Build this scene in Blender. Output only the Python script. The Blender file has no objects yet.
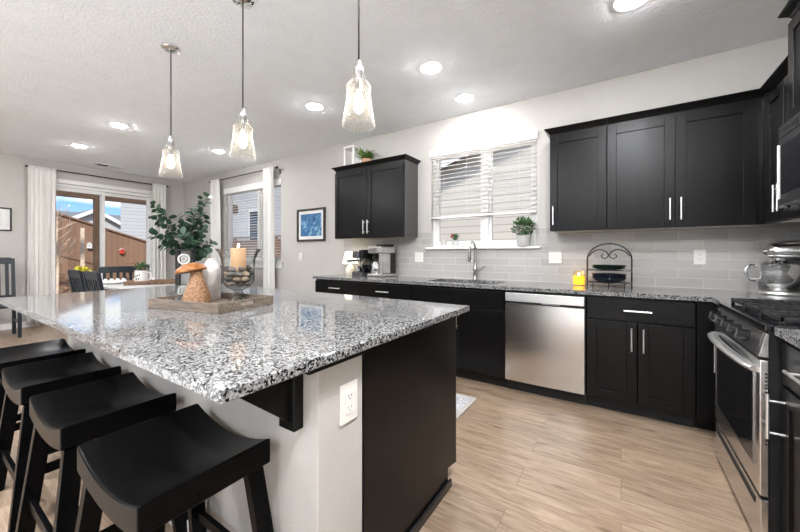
import bpy, bmesh, math, random
from mathutils import Vector, Matrix
random.seed(7)
S = bpy.context.scene
C = S.collection
PI = math.pi
R = math.radians

# ------------------------------------------------------------------ camera
cam_d = bpy.data.cameras.new('camera')
cam_d.sensor_width = 36.0
cam_d.lens = 335.64 / 800 * 36
cam_d.shift_y = -12.22 / 800
cam_d.clip_start = 0.02
cam_d.clip_end = 300
cam = bpy.data.objects.new('camera', cam_d)
C.objects.link(cam)
cam.location = (0, 0, 1.197)
cam.rotation_euler = (R(90), 0, R(33.37))
S.camera = cam

# ------------------------------------------------------------------ view, sky, sun
S.view_settings.view_transform = 'Standard'
S.view_settings.look = 'None'
S.view_settings.gamma = 1.0
S.view_settings.use_curve_mapping = False
S.view_settings.exposure = 1.06
S.cycles.max_bounces = 14
S.cycles.diffuse_bounces = 7
S.cycles.transparent_max_bounces = 24
S.cycles.sample_clamp_indirect = 6.0
S.cycles.caustics_refractive = False
S.cycles.caustics_reflective = False

CAN_POWER = 150.0
ADDED_CAN_POWER = 650.0  # for the downlights added out of view to brighten the room
BULB_POWER = 10.0

def make_world():
    w = bpy.data.worlds.new('sky')
    S.world = w
    w.use_nodes = True
    nt = w.node_tree
    nt.nodes.clear()
    N = nt.nodes.new
    L = nt.links.new
    out = N('ShaderNodeOutputWorld')
    bg = N('ShaderNodeBackground')
    tc = N('ShaderNodeTexCoord')
    sep = N('ShaderNodeSeparateXYZ')
    L(tc.outputs['Generated'], sep.inputs[0])
    ramp = N('ShaderNodeValToRGB')
    ramp.color_ramp.elements[0].position = 0.0
    ramp.color_ramp.elements[0].color = (0.50, 0.70, 0.95, 1)
    ramp.color_ramp.elements[1].position = 0.45
    ramp.color_ramp.elements[1].color = (0.10, 0.28, 0.78, 1)
    e = ramp.color_ramp.elements.new(0.15)
    e.color = (0.16, 0.42, 0.92, 1)
    L(sep.outputs['Z'], ramp.inputs[0])
    mp = N('ShaderNodeMapping')
    mp.inputs['Scale'].default_value = (2.5, 2.5, 9.0)
    L(tc.outputs['Generated'], mp.inputs[0])
    no = N('ShaderNodeTexNoise')
    no.inputs['Scale'].default_value = 2.4
    no.inputs['Detail'].default_value = 6
    L(mp.outputs[0], no.inputs['Vector'])
    cr = N('ShaderNodeValToRGB')
    cr.color_ramp.elements[0].position = 0.43
    cr.color_ramp.elements[0].color = (0, 0, 0, 1)
    cr.color_ramp.elements[1].position = 0.60
    cr.color_ramp.elements[1].color = (1, 1, 1, 1)
    L(no.outputs['Fac'], cr.inputs[0])
    mx = N('ShaderNodeMixRGB')
    mx.inputs[2].default_value = (1.0, 1.0, 1.0, 1)
    L(cr.outputs[0], mx.inputs[0])
    L(ramp.outputs[0], mx.inputs[1])
    L(mx.outputs[0], bg.inputs['Color'])
    bg.inputs['Strength'].default_value = 0.72
    L(bg.outputs[0], out.inputs[0])
make_world()

sun_d = bpy.data.lights.new('sun', 'SUN')
sun_d.energy = 2.7
sun_d.angle = R(6)
sun_d.color = (1.0, 0.95, 0.88)
sun = bpy.data.objects.new('sun', sun_d)
C.objects.link(sun)
sun.rotation_euler = Vector((-0.62, 0.42, -0.66)).to_track_quat('-Z', 'Y').to_euler()

# ------------------------------------------------------------------ mesh helpers
class MB:
    def __init__(s):
        s.bm = bmesh.new()
        s.mi = 0
    def _face(s, vs, smooth=False):
        try:
            f = s.bm.faces.new(vs)
        except ValueError:
            return None
        f.smooth = smooth
        f.material_index = s.mi
        return f
    def box(s, x0, x1, y0, y1, z0, z1, M=None):
        if x1 < x0: x0, x1 = x1, x0
        if y1 < y0: y0, y1 = y1, y0
        if z1 < z0: z0, z1 = z1, z0
        co = [(x0,y0,z0),(x1,y0,z0),(x1,y1,z0),(x0,y1,z0),(x0,y0,z1),(x1,y0,z1),(x1,y1,z1),(x0,y1,z1)]
        v = [s.bm.verts.new(M @ Vector(c) if M else c) for c in co]
        for q in ((3,2,1,0),(4,5,6,7),(0,1,5,4),(1,2,6,5),(2,3,7,6),(3,0,4,7)):
            s._face([v[i] for i in q])
        return s
    def hexa(s, bot, top):
        v = [s.bm.verts.new(c) for c in list(bot) + list(top)]
        n = len(bot)
        s._face(v[:n][::-1]); s._face(v[n:])
        for i in range(n):
            j = (i + 1) % n
            s._face([v[i], v[j], v[n + j], v[n + i]])
        return s
    def prism(s, poly, axis, a, b, smooth=False):
        def mk(p, t):
            if axis == 'x': return (t, p[0], p[1])
            if axis == 'y': return (p[0], t, p[1])
            return (p[0], p[1], t)
        A = [s.bm.verts.new(mk(p, a)) for p in poly]
        B = [s.bm.verts.new(mk(p, b)) for p in poly]
        s._face(A[::-1]); s._face(B)
        n = len(poly)
        for i in range(n):
            j = (i + 1) % n
            s._face([A[i], A[j], B[j], B[i]], smooth)
        return s
    def cyl(s, p, q, r, r2=None, n=16):
        return s.tube([p, q], [r, r if r2 is None else r2], n)
    def tube(s, pts, r, n=8, closed=False, flat=None):
        pts = [Vector(p) for p in pts]
        m = len(pts)
        rr = r if isinstance(r, (list, tuple)) else [r] * m
        rings = []
        prev = None
        for i, p in enumerate(pts):
            if closed:
                t = pts[(i + 1) % m] - pts[i - 1]
            else:
                t = pts[min(i + 1, m - 1)] - pts[max(i - 1, 0)]
            if t.length < 1e-9: t = Vector((0, 0, 1))
            t.normalize()
            if prev is None:
                ref = Vector((0, 0, 1)) if abs(t.z) < 0.9 else Vector((1, 0, 0))
                u = t.cross(ref).normalized()
            else:
                u = (prev - t * prev.dot(t))
                u = u.normalized() if u.length > 1e-6 else t.orthogonal().normalized()
            prev = u
            w = t.cross(u)
            ring = []
            for k in range(n):
                a = 2 * PI * k / n
                cu, cw = math.cos(a), math.sin(a)
                if flat: cu *= flat[0]; cw *= flat[1]
                ring.append(s.bm.verts.new(p + (u * cu + w * cw) * rr[i]))
            rings.append(ring)
        for i in range(m if closed else m - 1):
            A, B = rings[i], rings[(i + 1) % m]
            for k in range(n):
                s._face([A[k], A[(k + 1) % n], B[(k + 1) % n], B[k]], True)
        if not closed:
            s._face(rings[0][::-1]); s._face(rings[-1])
        return s
    def lathe(s, prof, n=28, c=(0, 0, 0), sx=1, sy=1, M=None):
        c = Vector(c)
        rings = []
        for r, z in prof:
            if r < 1e-6:
                p = Vector((0, 0, z)); p = (M @ p if M else p) + c
                rings.append([s.bm.verts.new(p)])
            else:
                ring = []
                for k in range(n):
                    a = 2 * PI * k / n
                    p = Vector((r * sx * math.cos(a), r * sy * math.sin(a), z))
                    p = (M @ p if M else p) + c
                    ring.append(s.bm.verts.new(p))
                rings.append(ring)
        for A, B in zip(rings[:-1], rings[1:]):
            if len(A) == 1 and len(B) == 1: continue
            for k in range(n):
                k2 = (k + 1) % n
                if len(A) == 1: s._face([A[0], B[k2], B[k]], True)
                elif len(B) == 1: s._face([A[k], A[k2], B[0]], True)
                else: s._face([A[k], A[k2], B[k2], B[k]], True)
        if len(rings[0]) > 1 and abs(prof[0][0]) > 1e-6 and prof[0] != prof[-1]: s._face(rings[0][::-1])
        if len(rings[-1]) > 1 and prof[0] != prof[-1]: s._face(rings[-1])
        return s
    def ell(s, c, rad, n=14, m=9, M=None):
        prof = []
        rz = rad[2]
        for i in range(m + 1):
            a = -PI / 2 + PI * i / m
            prof.append((max(0.0, math.cos(a)) if 0 < i < m else 0.0, math.sin(a) * rz))
        return s.lathe(prof, n, c, rad[0], rad[1], M)
    def grid(s, fn, nu, nv, smooth=True):
        V = [[s.bm.verts.new(fn(i / nu, j / nv)) for j in range(nv + 1)] for i in range(nu + 1)]
        for i in range(nu):
            for j in range(nv):
                s._face([V[i][j], V[i + 1][j], V[i + 1][j + 1], V[i][j + 1]], smooth)
        return s
    def build(s, name, mats, parent=None, loc=None, rotz=0, bevel=0, seg=2, solid=0, sub=0):
        bm = s.bm
        bmesh.ops.recalc_face_normals(bm, faces=bm.faces[:])
        for e in bm.edges:
            if len(e.link_faces) == 2 and e.calc_face_angle(0) > 0.75:
                e.smooth = False
        me = bpy.data.meshes.new(name)
        bm.to_mesh(me)
        bm.free()
        for m in (mats if isinstance(mats, (list, tuple)) else [mats]):
            me.materials.append(m)
        o = bpy.data.objects.new(name, me)
        C.objects.link(o)
        if parent: o.parent = parent
        if loc is not None: o.location = loc
        if rotz: o.rotation_euler = (0, 0, rotz)
        if solid:
            md = o.modifiers.new('solid', 'SOLIDIFY'); md.thickness = solid; md.offset = 0
        if sub:
            md = o.modifiers.new('sub', 'SUBSURF'); md.levels = sub; md.render_levels = sub
        if bevel:
            md = o.modifiers.new('bevel', 'BEVEL'); md.width = bevel; md.segments = seg
            md.limit_method = 'ANGLE'; md.angle_limit = R(40)
        return o

def tag(o, label, cat, group=None):
    o['label'] = label
    o['category'] = cat
    if group: o['group'] = group
    return o

def thing(name, label, cat, loc=(0, 0, 0), rotz=0, group=None):
    o = bpy.data.objects.new(name, None)
    C.objects.link(o)
    o.empty_display_size = 0.05
    o.location = loc
    o.rotation_euler = (0, 0, rotz)
    return tag(o, label, cat, group)

def structure(o):
    o['kind'] = 'structure'
    return o

KIDS = {}
def dup(root, loc, rotz=None, label=None, group=None):
    def cp(o, par):
        c = o.copy()
        C.objects.link(c)
        if par is not None:
            c.parent = par
        for ch in [x for x in C.objects if x.parent == o and x != c]:
            cp(ch, c)
        return c
    r = cp(root, None)
    r.location = loc
    if rotz is not None: r.rotation_euler = (0, 0, rotz)
    if label: r['label'] = label
    if group: r['group'] = group
    return r

# ------------------------------------------------------------------ materials
def base(name):
    m = bpy.data.materials.new(name)
    m.use_nodes = True
    nt = m.node_tree
    b = nt.nodes['Principled BSDF']
    return m, nt, b

def noise_bump(nt, b, scale, strength, dist=0.002, stretch=None, detail=3):
    N, L = nt.nodes.new, nt.links.new
    tc = N('ShaderNodeTexCoord')
    no = N('ShaderNodeTexNoise')
    no.inputs['Scale'].default_value = scale
    no.inputs['Detail'].default_value = detail
    if stretch:
        mp = N('ShaderNodeMapping'); mp.inputs['Scale'].default_value = stretch
        L(tc.outputs['Object'], mp.inputs[0]); L(mp.outputs[0], no.inputs['Vector'])
    else:
        L(tc.outputs['Object'], no.inputs['Vector'])
    bp = N('ShaderNodeBump')
    bp.inputs['Strength'].default_value = strength
    bp.inputs['Distance'].default_value = dist
    L(no.outputs['Fac'], bp.inputs['Height'])
    L(bp.outputs[0], b.inputs['Normal'])
    return no

def mat(name, col, rough=0.5, metal=0.0, var=0.06, scale=8.0, bump=0.0, bscale=60, stretch=None, spec=0.5, emit=None, estr=0, coat=0, bdist=0.002, trans=0):
    m, nt, b = base(name)
    N, L = nt.nodes.new, nt.links.new
    b.inputs['Roughness'].default_value = rough
    b.inputs['Metallic'].default_value = metal
    b.inputs['Specular IOR Level'].default_value = spec
    if coat: b.inputs['Coat Weight'].default_value = coat
    tc = N('ShaderNodeTexCoord')
    no = N('ShaderNodeTexNoise')
    no.inputs['Scale'].default_value = scale
    no.inputs['Detail'].default_value = 4
    if stretch:
        mp = N('ShaderNodeMapping'); mp.inputs['Scale'].default_value = stretch
        L(tc.outputs['Object'], mp.inputs[0]); L(mp.outputs[0], no.inputs['Vector'])
    else:
        L(tc.outputs['Object'], no.inputs['Vector'])
    rp = N('ShaderNodeValToRGB')
    rp.color_ramp.elements[0].position = 0.3
    rp.color_ramp.elements[1].position = 0.7
    rp.color_ramp.elements[0].color = tuple(c * (1 - var) for c in col) + (1,)
    rp.color_ramp.elements[1].color = tuple(min(1, c * (1 + var)) for c in col) + (1,)
    L(no.outputs['Fac'], rp.inputs[0])
    L(rp.outputs[0], b.inputs['Base Color'])
    if bump: noise_bump(nt, b, bscale, bump, bdist, stretch)
    if emit:
        b.inputs['Emission Color'].default_value = tuple(emit) + (1,)
        b.inputs['Emission Strength'].default_value = estr
    if trans:
        b.inputs['Transmission Weight'].default_value = trans
    return m

def thin_glass(name, tint=(1, 1, 1), gloss=0.06, seeds=0.0, rough=0.0, haze=0.0, edge=None, edge_haze=0.0):
    """clear glass: see-through face on, darker and more reflective toward the rim"""
    m = bpy.data.materials.new(name)
    m.use_nodes = True
    nt = m.node_tree
    nt.nodes.clear()
    N, L = nt.nodes.new, nt.links.new
    out = N('ShaderNodeOutputMaterial')
    tr = N('ShaderNodeBsdfTransparent'); tr.inputs[0].default_value = tuple(tint) + (1,)
    gl = N('ShaderNodeBsdfGlossy'); gl.inputs['Roughness'].default_value = rough
    lw = N('ShaderNodeLayerWeight'); lw.inputs['Blend'].default_value = 0.35
    if edge:
        rp = N('ShaderNodeValToRGB')
        rp.color_ramp.elements[0].position = 0.5; rp.color_ramp.elements[0].color = tuple(tint) + (1,)
        rp.color_ramp.elements[1].position = 0.92; rp.color_ramp.elements[1].color = tuple(edge) + (1,)
        lw2 = N('ShaderNodeLayerWeight'); lw2.inputs['Blend'].default_value = 0.5
        L(lw2.outputs['Facing'], rp.inputs[0]); L(rp.outputs[0], tr.inputs[0])
    mth = N('ShaderNodeMath'); mth.operation = 'MULTIPLY_ADD'
    mth.inputs[1].default_value = 0.55; mth.inputs[2].default_value = gloss
    L(lw.outputs['Facing'], mth.inputs[0])
    pw = N('ShaderNodeMath'); pw.operation = 'POWER'; pw.inputs[1].default_value = 1.6
    L(mth.outputs[0], pw.inputs[0])
    mx = N('ShaderNodeMixShader')
    L(pw.outputs[0], mx.inputs[0]); L(tr.outputs[0], mx.inputs[1]); L(gl.outputs[0], mx.inputs[2])
    last = mx
    if haze or edge_haze:
        df = N('ShaderNodeBsdfTranslucent'); df.inputs[0].default_value = (0.95, 0.94, 0.92, 1)
        mx2 = N('ShaderNodeMixShader')
        tc = N('ShaderNodeTexCoord')
        vo = N('ShaderNodeTexNoise'); vo.inputs['Scale'].default_value = 110; vo.inputs['Detail'].default_value = 2
        L(tc.outputs['Object'], vo.inputs['Vector'])
        mr = N('ShaderNodeMapRange')
        mr.inputs['From Min'].default_value = 0.45; mr.inputs['From Max'].default_value = 0.7
        mr.inputs['To Min'].default_value = haze * 0.3; mr.inputs['To Max'].default_value = haze * 3.0
        L(vo.outputs['Fac'], mr.inputs['Value'])
        lw3 = N('ShaderNodeLayerWeight'); lw3.inputs['Blend'].default_value = 0.5
        p3 = N('ShaderNodeMath'); p3.operation = 'POWER'; p3.inputs[1].default_value = 4.0
        L(lw3.outputs['Facing'], p3.inputs[0])
        m3 = N('ShaderNodeMath'); m3.operation = 'MULTIPLY_ADD'; m3.inputs[1].default_value = edge_haze
        L(p3.outputs[0], m3.inputs[0]); L(mr.outputs[0], m3.inputs[2])
        L(m3.outputs[0], mx2.inputs[0]); L(mx.outputs[0], mx2.inputs[1]); L(df.outputs[0], mx2.inputs[2])
        last = mx2
    if seeds:
        tc = N('ShaderNodeTexCoord')
        vo = N('ShaderNodeTexVoronoi'); vo.inputs['Scale'].default_value = 130
        L(tc.outputs['Object'], vo.inputs['Vector'])
        bp = N('ShaderNodeBump'); bp.inputs['Strength'].default_value = seeds; bp.inputs['Distance'].default_value = 0.004
        L(vo.outputs['Distance'], bp.inputs['Height']); L(bp.outputs[0], gl.inputs['Normal'])
    L(last.outputs[0], out.inputs[0])
    return m

def granite_mat():
    m, nt, b = base('granite')
    N, L = nt.nodes.new, nt.links.new
    tc = N('ShaderNodeTexCoord')
    nz = N('ShaderNodeTexNoise'); nz.inputs['Scale'].default_value = 150; nz.inputs['Detail'].default_value = 2
    L(tc.outputs['Object'], nz.inputs['Vector'])
    mixv = N('ShaderNodeVectorMath'); mixv.operation = 'MULTIPLY_ADD'
    mixv.inputs[1].default_value = (0.009, 0.009, 0.009)
    L(nz.outputs['Color'], mixv.inputs[0]); L(tc.outputs['Object'], mixv.inputs[2])
    vo = N('ShaderNodeTexVoronoi'); vo.inputs['Scale'].default_value = 195
    L(mixv.outputs[0], vo.inputs['Vector'])
    sx = N('ShaderNodeSeparateColor')
    L(vo.outputs['Color'], sx.inputs[0])
    big = N('ShaderNodeTexNoise'); big.inputs['Scale'].default_value = 38; big.inputs['Detail'].default_value = 3
    L(tc.outputs['Object'], big.inputs['Vector'])
    ad = N('ShaderNodeMath'); ad.operation = 'MULTIPLY_ADD'; ad.inputs[1].default_value = 0.55; ad.inputs[2].default_value = -0.27
    L(big.outputs['Fac'], ad.inputs[0])
    sm = N('ShaderNodeMath'); sm.operation = 'ADD'
    L(sx.outputs[0], sm.inputs[0]); L(ad.outputs[0], sm.inputs[1])
    rp = N('ShaderNodeValToRGB')
    cr = rp.color_ramp
    cr.interpolation = 'CONSTANT'
    cr.elements[0].position = 0.0; cr.elements[0].color = (0.010, 0.010, 0.012, 1)
    cr.elements[1].position = 0.27; cr.elements[1].color = (0.085, 0.085, 0.087, 1)
    for p, c in ((0.40, (0.16, 0.16, 0.16)), (0.50, (0.215, 0.213, 0.208)), (0.60, (0.30, 0.296, 0.288)), (0.86, (0.17, 0.168, 0.165))):
        e = cr.elements.new(p); e.color = c + (1,)
    L(sm.outputs[0], rp.inputs[0])
    L(rp.outputs[0], b.inputs['Base Color'])
    b.inputs['Roughness'].default_value = 0.06
    b.inputs['Specular IOR Level'].default_value = 0.45
    return m

def floor_mat():
    m, nt, b = base('oak_planks')
    N, L = nt.nodes.new, nt.links.new
    tc = N('ShaderNodeTexCoord')
    br = N('ShaderNodeTexBrick')
    br.offset = 0.37; br.offset_frequency = 2
    br.inputs['Scale'].default_value = 1.0
    br.inputs['Brick Width'].default_value = 1.22
    br.inputs['Row Height'].default_value = 0.178
    br.inputs['Mortar Size'].default_value = 0.0016
    br.inputs['Mortar Smooth'].default_value = 0.2
    br.inputs['Bias'].default_value = -0.1
    br.inputs['Color1'].default_value = (0.0, 0.0, 0.0, 1)
    br.inputs['Color2'].default_value = (1.0, 1.0, 1.0, 1)
    br.inputs['Mortar'].default_value = (0.5, 0.5, 0.5, 1)
    L(tc.outputs['Object'], br.inputs['Vector'])
    # offset the grain per plank
    sc = N('ShaderNodeVectorMath'); sc.operation = 'MULTIPLY'; sc.inputs[1].default_value = (13.0, 7.0, 3.0)
    L(br.outputs['Color'], sc.inputs[0])
    ad = N('ShaderNodeVectorMath'); ad.operation = 'ADD'
    L(tc.outputs['Object'], ad.inputs[0]); L(sc.outputs[0], ad.inputs[1])
    mp = N('ShaderNodeMapping'); mp.inputs['Scale'].default_value = (1.6, 11.0, 1.0)
    L(ad.outputs[0], mp.inputs[0])
    n1 = N('ShaderNodeTexNoise'); n1.inputs['Scale'].default_value = 2.2; n1.inputs['Detail'].default_value = 8; n1.inputs['Roughness'].default_value = 0.6; n1.inputs['Distortion'].default_value = 1.1
    L(mp.outputs[0], n1.inputs['Vector'])
    rp = N('ShaderNodeValToRGB')
    cr = rp.color_ramp
    cr.elements[0].position = 0.28; cr.elements[0].color = (0.172, 0.118, 0.078, 1)
    cr.elements[1].position = 0.75; cr.elements[1].color = (0.41, 0.315, 0.232, 1)
    e = cr.elements.new(0.42); e.color = (0.255, 0.182, 0.126, 1)
    e = cr.elements.new(0.56); e.color = (0.325, 0.242, 0.173, 1)
    L(n1.outputs['Fac'], rp.inputs[0])
    mf = N('ShaderNodeMapping'); mf.inputs['Scale'].default_value = (3.2, 60.0, 1.0)
    L(ad.outputs[0], mf.inputs[0])
    nf = N('ShaderNodeTexNoise'); nf.inputs['Scale'].default_value = 2.0; nf.inputs['Detail'].default_value = 4; nf.inputs['Distortion'].default_value = 0.4
    L(mf.outputs[0], nf.inputs['Vector'])
    rf = N('ShaderNodeValToRGB')
    rf.color_ramp.elements[0].position = 0.30; rf.color_ramp.elements[0].color = (0.86, 0.845, 0.83, 1)
    rf.color_ramp.elements[1].position = 0.66; rf.color_ramp.elements[1].color = (1.10, 1.10, 1.09, 1)
    L(nf.outputs['Fac'], rf.inputs[0])
    mfx = N('ShaderNodeMixRGB'); mfx.blend_type = 'MULTIPLY'; mfx.inputs[0].default_value = 1.0
    L(rp.outputs[0], mfx.inputs[1]); L(rf.outputs[0], mfx.inputs[2])
    # dark fissures
    mq = N('ShaderNodeMapping'); mq.inputs['Scale'].default_value = (2.2, 21.0, 1.0); mq.inputs['Location'].default_value = (3.1, 8.2, 0)
    L(ad.outputs[0], mq.inputs[0])
    nq = N('ShaderNodeTexNoise'); nq.inputs['Scale'].default_value = 2.6; nq.inputs['Detail'].default_value = 5; nq.inputs['Distortion'].default_value = 1.1
    L(mq.outputs[0], nq.inputs['Vector'])
    rq = N('ShaderNodeValToRGB')
    rq.color_ramp.elements[0].position = 0.26; rq.color_ramp.elements[0].color = (0.42, 0.36, 0.32, 1)
    rq.color_ramp.elements[1].position = 0.345; rq.color_ramp.elements[1].color = (1, 1, 1, 1)
    L(nq.outputs['Fac'], rq.inputs[0])
    mqx = N('ShaderNodeMixRGB'); mqx.blend_type = 'MULTIPLY'; mqx.inputs[0].default_value = 1.0
    L(mfx.outputs[0], mqx.inputs[1]); L(rq.outputs[0], mqx.inputs[2])
    # plank tone
    hs = N('ShaderNodeMixRGB'); hs.blend_type = 'MULTIPLY'; hs.inputs[0].default_value = 1.0
    tone = N('ShaderNodeValToRGB')
    tone.color_ramp.elements[0].color = (0.88, 0.87, 0.87, 1)
    tone.color_ramp.elements[1].color = (1.07, 1.05, 1.03, 1)
    L(br.outputs['Color'], tone.inputs[0])
    L(mqx.outputs[0], hs.inputs[1]); L(tone.outputs[0], hs.inputs[2])
    # knots
    mk = N('ShaderNodeMapping'); mk.inputs['Scale'].default_value = (2.0, 6.5, 1.0)
    L(ad.outputs[0], mk.inputs[0])
    vk = N('ShaderNodeTexVoronoi'); vk.inputs['Scale'].default_value = 1.35
    L(mk.outputs[0], vk.inputs['Vector'])
    rk = N('ShaderNodeValToRGB')
    rk.color_ramp.elements[0].position = 0.045; rk.color_ramp.elements[0].color = (0.38, 0.30, 0.24, 1)
    rk.color_ramp.elements[1].position = 0.16; rk.color_ramp.elements[1].color = (1, 1, 1, 1)
    L(vk.outputs['Distance'], rk.inputs[0])
    mk2 = N('ShaderNodeMixRGB'); mk2.blend_type = 'MULTIPLY'; mk2.inputs[0].default_value = 0.95
    L(hs.outputs[0], mk2.inputs[1]); L(rk.outputs[0], mk2.inputs[2])
    # seams
    se = N('ShaderNodeMixRGB'); se.inputs[2].default_value = (0.12, 0.08, 0.05, 1)
    sf = N('ShaderNodeMath'); sf.operation = 'MULTIPLY'; sf.inputs[1].default_value = 0.65
    L(br.outputs['Fac'], sf.inputs[0]); L(sf.outputs[0], se.inputs[0])
    L(mk2.outputs[0], se.inputs[1])
    L(se.outputs[0], b.inputs['Base Color'])
    b.inputs['Roughness'].default_value = 0.36
    b.inputs['Specular IOR Level'].default_value = 0.4
    bp = N('ShaderNodeBump'); bp.inputs['Strength'].default_value = 0.18; bp.inputs['Distance'].default_value = 0.003
    L(n1.outputs['Fac'], bp.inputs['Height']); L(bp.outputs[0], b.inputs['Normal'])
    return m

def tile_mat():
    m, nt, b = base('subway_tile')
    N, L = nt.nodes.new, nt.links.new
    tc = N('ShaderNodeTexCoord')
    sp = N('ShaderNodeSeparateXYZ'); cb = N('ShaderNodeCombineXYZ')
    L(tc.outputs['Object'], sp.inputs[0])
    sxy = N('ShaderNodeMath'); sxy.operation = 'ADD'
    L(sp.outputs['X'], sxy.inputs[0]); L(sp.outputs['Y'], sxy.inputs[1])
    L(sxy.outputs[0], cb.inputs['X']); L(sp.outputs['Z'], cb.inputs['Y'])
    br = N('ShaderNodeTexBrick')
    br.offset = 0.5
    br.inputs['Scale'].default_value = 1.0
    br.inputs['Brick Width'].default_value = 0.305
    br.inputs['Row Height'].default_value = 0.0768
    br.inputs['Mortar Size'].default_value = 0.0030
    br.inputs['Mortar Smooth'].default_value = 0.15
    br.inputs['Bias'].default_value = 0.0
    br.inputs['Color1'].default_value = (0.40, 0.383, 0.362, 1)
    br.inputs['Color2'].default_value = (0.475, 0.457, 0.434, 1)
    br.inputs['Mortar'].default_value = (0.56, 0.54, 0.51, 1)
    L(cb.outputs[0], br.inputs['Vector'])
    L(br.outputs['Color'], b.inputs['Base Color'])
    b.inputs['Roughness'].default_value = 0.11
    no = N('ShaderNodeTexNoise'); no.inputs['Scale'].default_value = 9; no.inputs['Detail'].default_value = 1
    L(tc.outputs['Object'], no.inputs['Vector'])
    iv = N('ShaderNodeMath'); iv.operation = 'MULTIPLY_ADD'; iv.inputs[1].default_value = -0.6
    L(br.outputs['Fac'], iv.inputs[0]); L(no.outputs['Fac'], iv.inputs[2])
    bp = N('ShaderNodeBump'); bp.inputs['Strength'].default_value = 0.5; bp.inputs['Distance'].default_value = 0.004
    L(iv.outputs[0], bp.inputs['Height']); L(bp.outputs[0], b.inputs['Normal'])
    return m

def siding_mat(name, col, pitch=0.15, vert=False):
    m, nt, b = base(name)
    N, L = nt.nodes.new, nt.links.new
    tc = N('ShaderNodeTexCoord'); sp = N('ShaderNodeSeparateXYZ')
    L(tc.outputs['Object'], sp.inputs[0])
    if vert:
        ax = N('ShaderNodeMath'); ax.operation = 'ADD'
        L(sp.outputs['X'], ax.inputs[0]); L(sp.outputs['Y'], ax.inputs[1]); src = ax.outputs[0]
    else:
        src = sp.outputs['Z']
    dv = N('ShaderNodeMath'); dv.operation = 'DIVIDE'; dv.inputs[1].default_value = pitch
    L(src, dv.inputs[0])
    fr = N('ShaderNodeMath'); fr.operation = 'FRACT'; L(dv.outputs[0], fr.inputs[0])
    fl = N('ShaderNodeMath'); fl.operation = 'FLOOR'; L(dv.outputs[0], fl.inputs[0])
    wn = N('ShaderNodeTexWhiteNoise'); wn.noise_dimensions = '1D'; L(fl.outputs[0], wn.inputs['W'])
    no = N('ShaderNodeTexNoise'); no.inputs['Scale'].default_value = 3; no.inputs['Detail'].default_value = 5
    mp = N('ShaderNodeMapping'); mp.inputs['Scale'].default_value = (6, 6, 0.6) if vert else (0.6, 0.6, 6)
    L(tc.outputs['Object'], mp.inputs[0]); L(mp.outputs[0], no.inputs['Vector'])
    av = N('ShaderNodeMath'); av.operation = 'ADD'; L(wn.outputs['Value'], av.inputs[0]); L(no.outputs['Fac'], av.inputs[1])
    hv = N('ShaderNodeMath'); hv.operation = 'MULTIPLY'; hv.inputs[1].default_value = 0.5; L(av.outputs[0], hv.inputs[0])
    k = 0.28 if vert else 0.06
    mx = N('ShaderNodeMixRGB')
    mx.inputs[1].default_value = tuple(c * (1 - k) for c in col) + (1,)
    mx.inputs[2].default_value = tuple(min(1, c * (1 + k)) for c in col) + (1,)
    L(hv.outputs[0], mx.inputs[0])
    gp = N('ShaderNodeMath'); gp.operation = 'LESS_THAN'; gp.inputs[1].default_value = 0.10 if not vert else 0.06
    L(fr.outputs[0], gp.inputs[0])
    gm = N('ShaderNodeMixRGB'); gm.blend_type = 'MULTIPLY'; gm.inputs[2].default_value = (0.55, 0.55, 0.57, 1)
    L(gp.outputs[0], gm.inputs[0]); L(mx.outputs[0], gm.inputs[1])
    L(gm.outputs[0], b.inputs['Base Color'])
    b.inputs['Roughness'].default_value = 0.75
    bp = N('ShaderNodeBump'); bp.inputs['Strength'].default_value = 0.6; bp.inputs['Distance'].default_value = 0.02
    L(fr.outputs[0], bp.inputs['Height']); L(bp.outputs[0], b.inputs['Normal'])
    return m

def ramp_mat(name, stops, scale, rough=0.6, stretch=None, distortion=0, bump=0, vor=False):
    m, nt, b = base(name)
    N, L = nt.nodes.new, nt.links.new
    tc = N('ShaderNodeTexCoord')
    src = tc.outputs['Object']
    if stretch:
        mp = N('ShaderNodeMapping'); mp.inputs['Scale'].default_value = stretch
        L(src, mp.inputs[0]); src = mp.outputs[0]
    if vor:
        no = N('ShaderNodeTexVoronoi'); no.inputs['Scale'].default_value = scale
        L(src, no.inputs['Vector']); fac = no.outputs['Distance']
    else:
        no = N('ShaderNodeTexNoise'); no.inputs['Scale'].default_value = scale; no.inputs['Detail'].default_value = 6
        no.inputs['Distortion'].default_value = distortion
        L(src, no.inputs['Vector']); fac = no.outputs['Fac']
    rp = N('ShaderNodeValToRGB')
    cr = rp.color_ramp
    cr.elements[0].position = stops[0][0]; cr.elements[0].color = stops[0][1] + (1,)
    cr.elements[1].position = stops[-1][0]; cr.elements[1].color = stops[-1][1] + (1,)
    for p, c in stops[1:-1]:
        e = cr.elements.new(p); e.color = c + (1,)
    L(fac, rp.inputs[0]); L(rp.outputs[0], b.inputs['Base Color'])
    b.inputs['Roughness'].default_value = rough
    if bump:
        bp = N('ShaderNodeBump'); bp.inputs['Strength'].default_value = bump; bp.inputs['Distance'].default_value = 0.004
        L(fac, bp.inputs['Height']); L(bp.outputs[0], b.inputs['Normal'])
    return m

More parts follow.
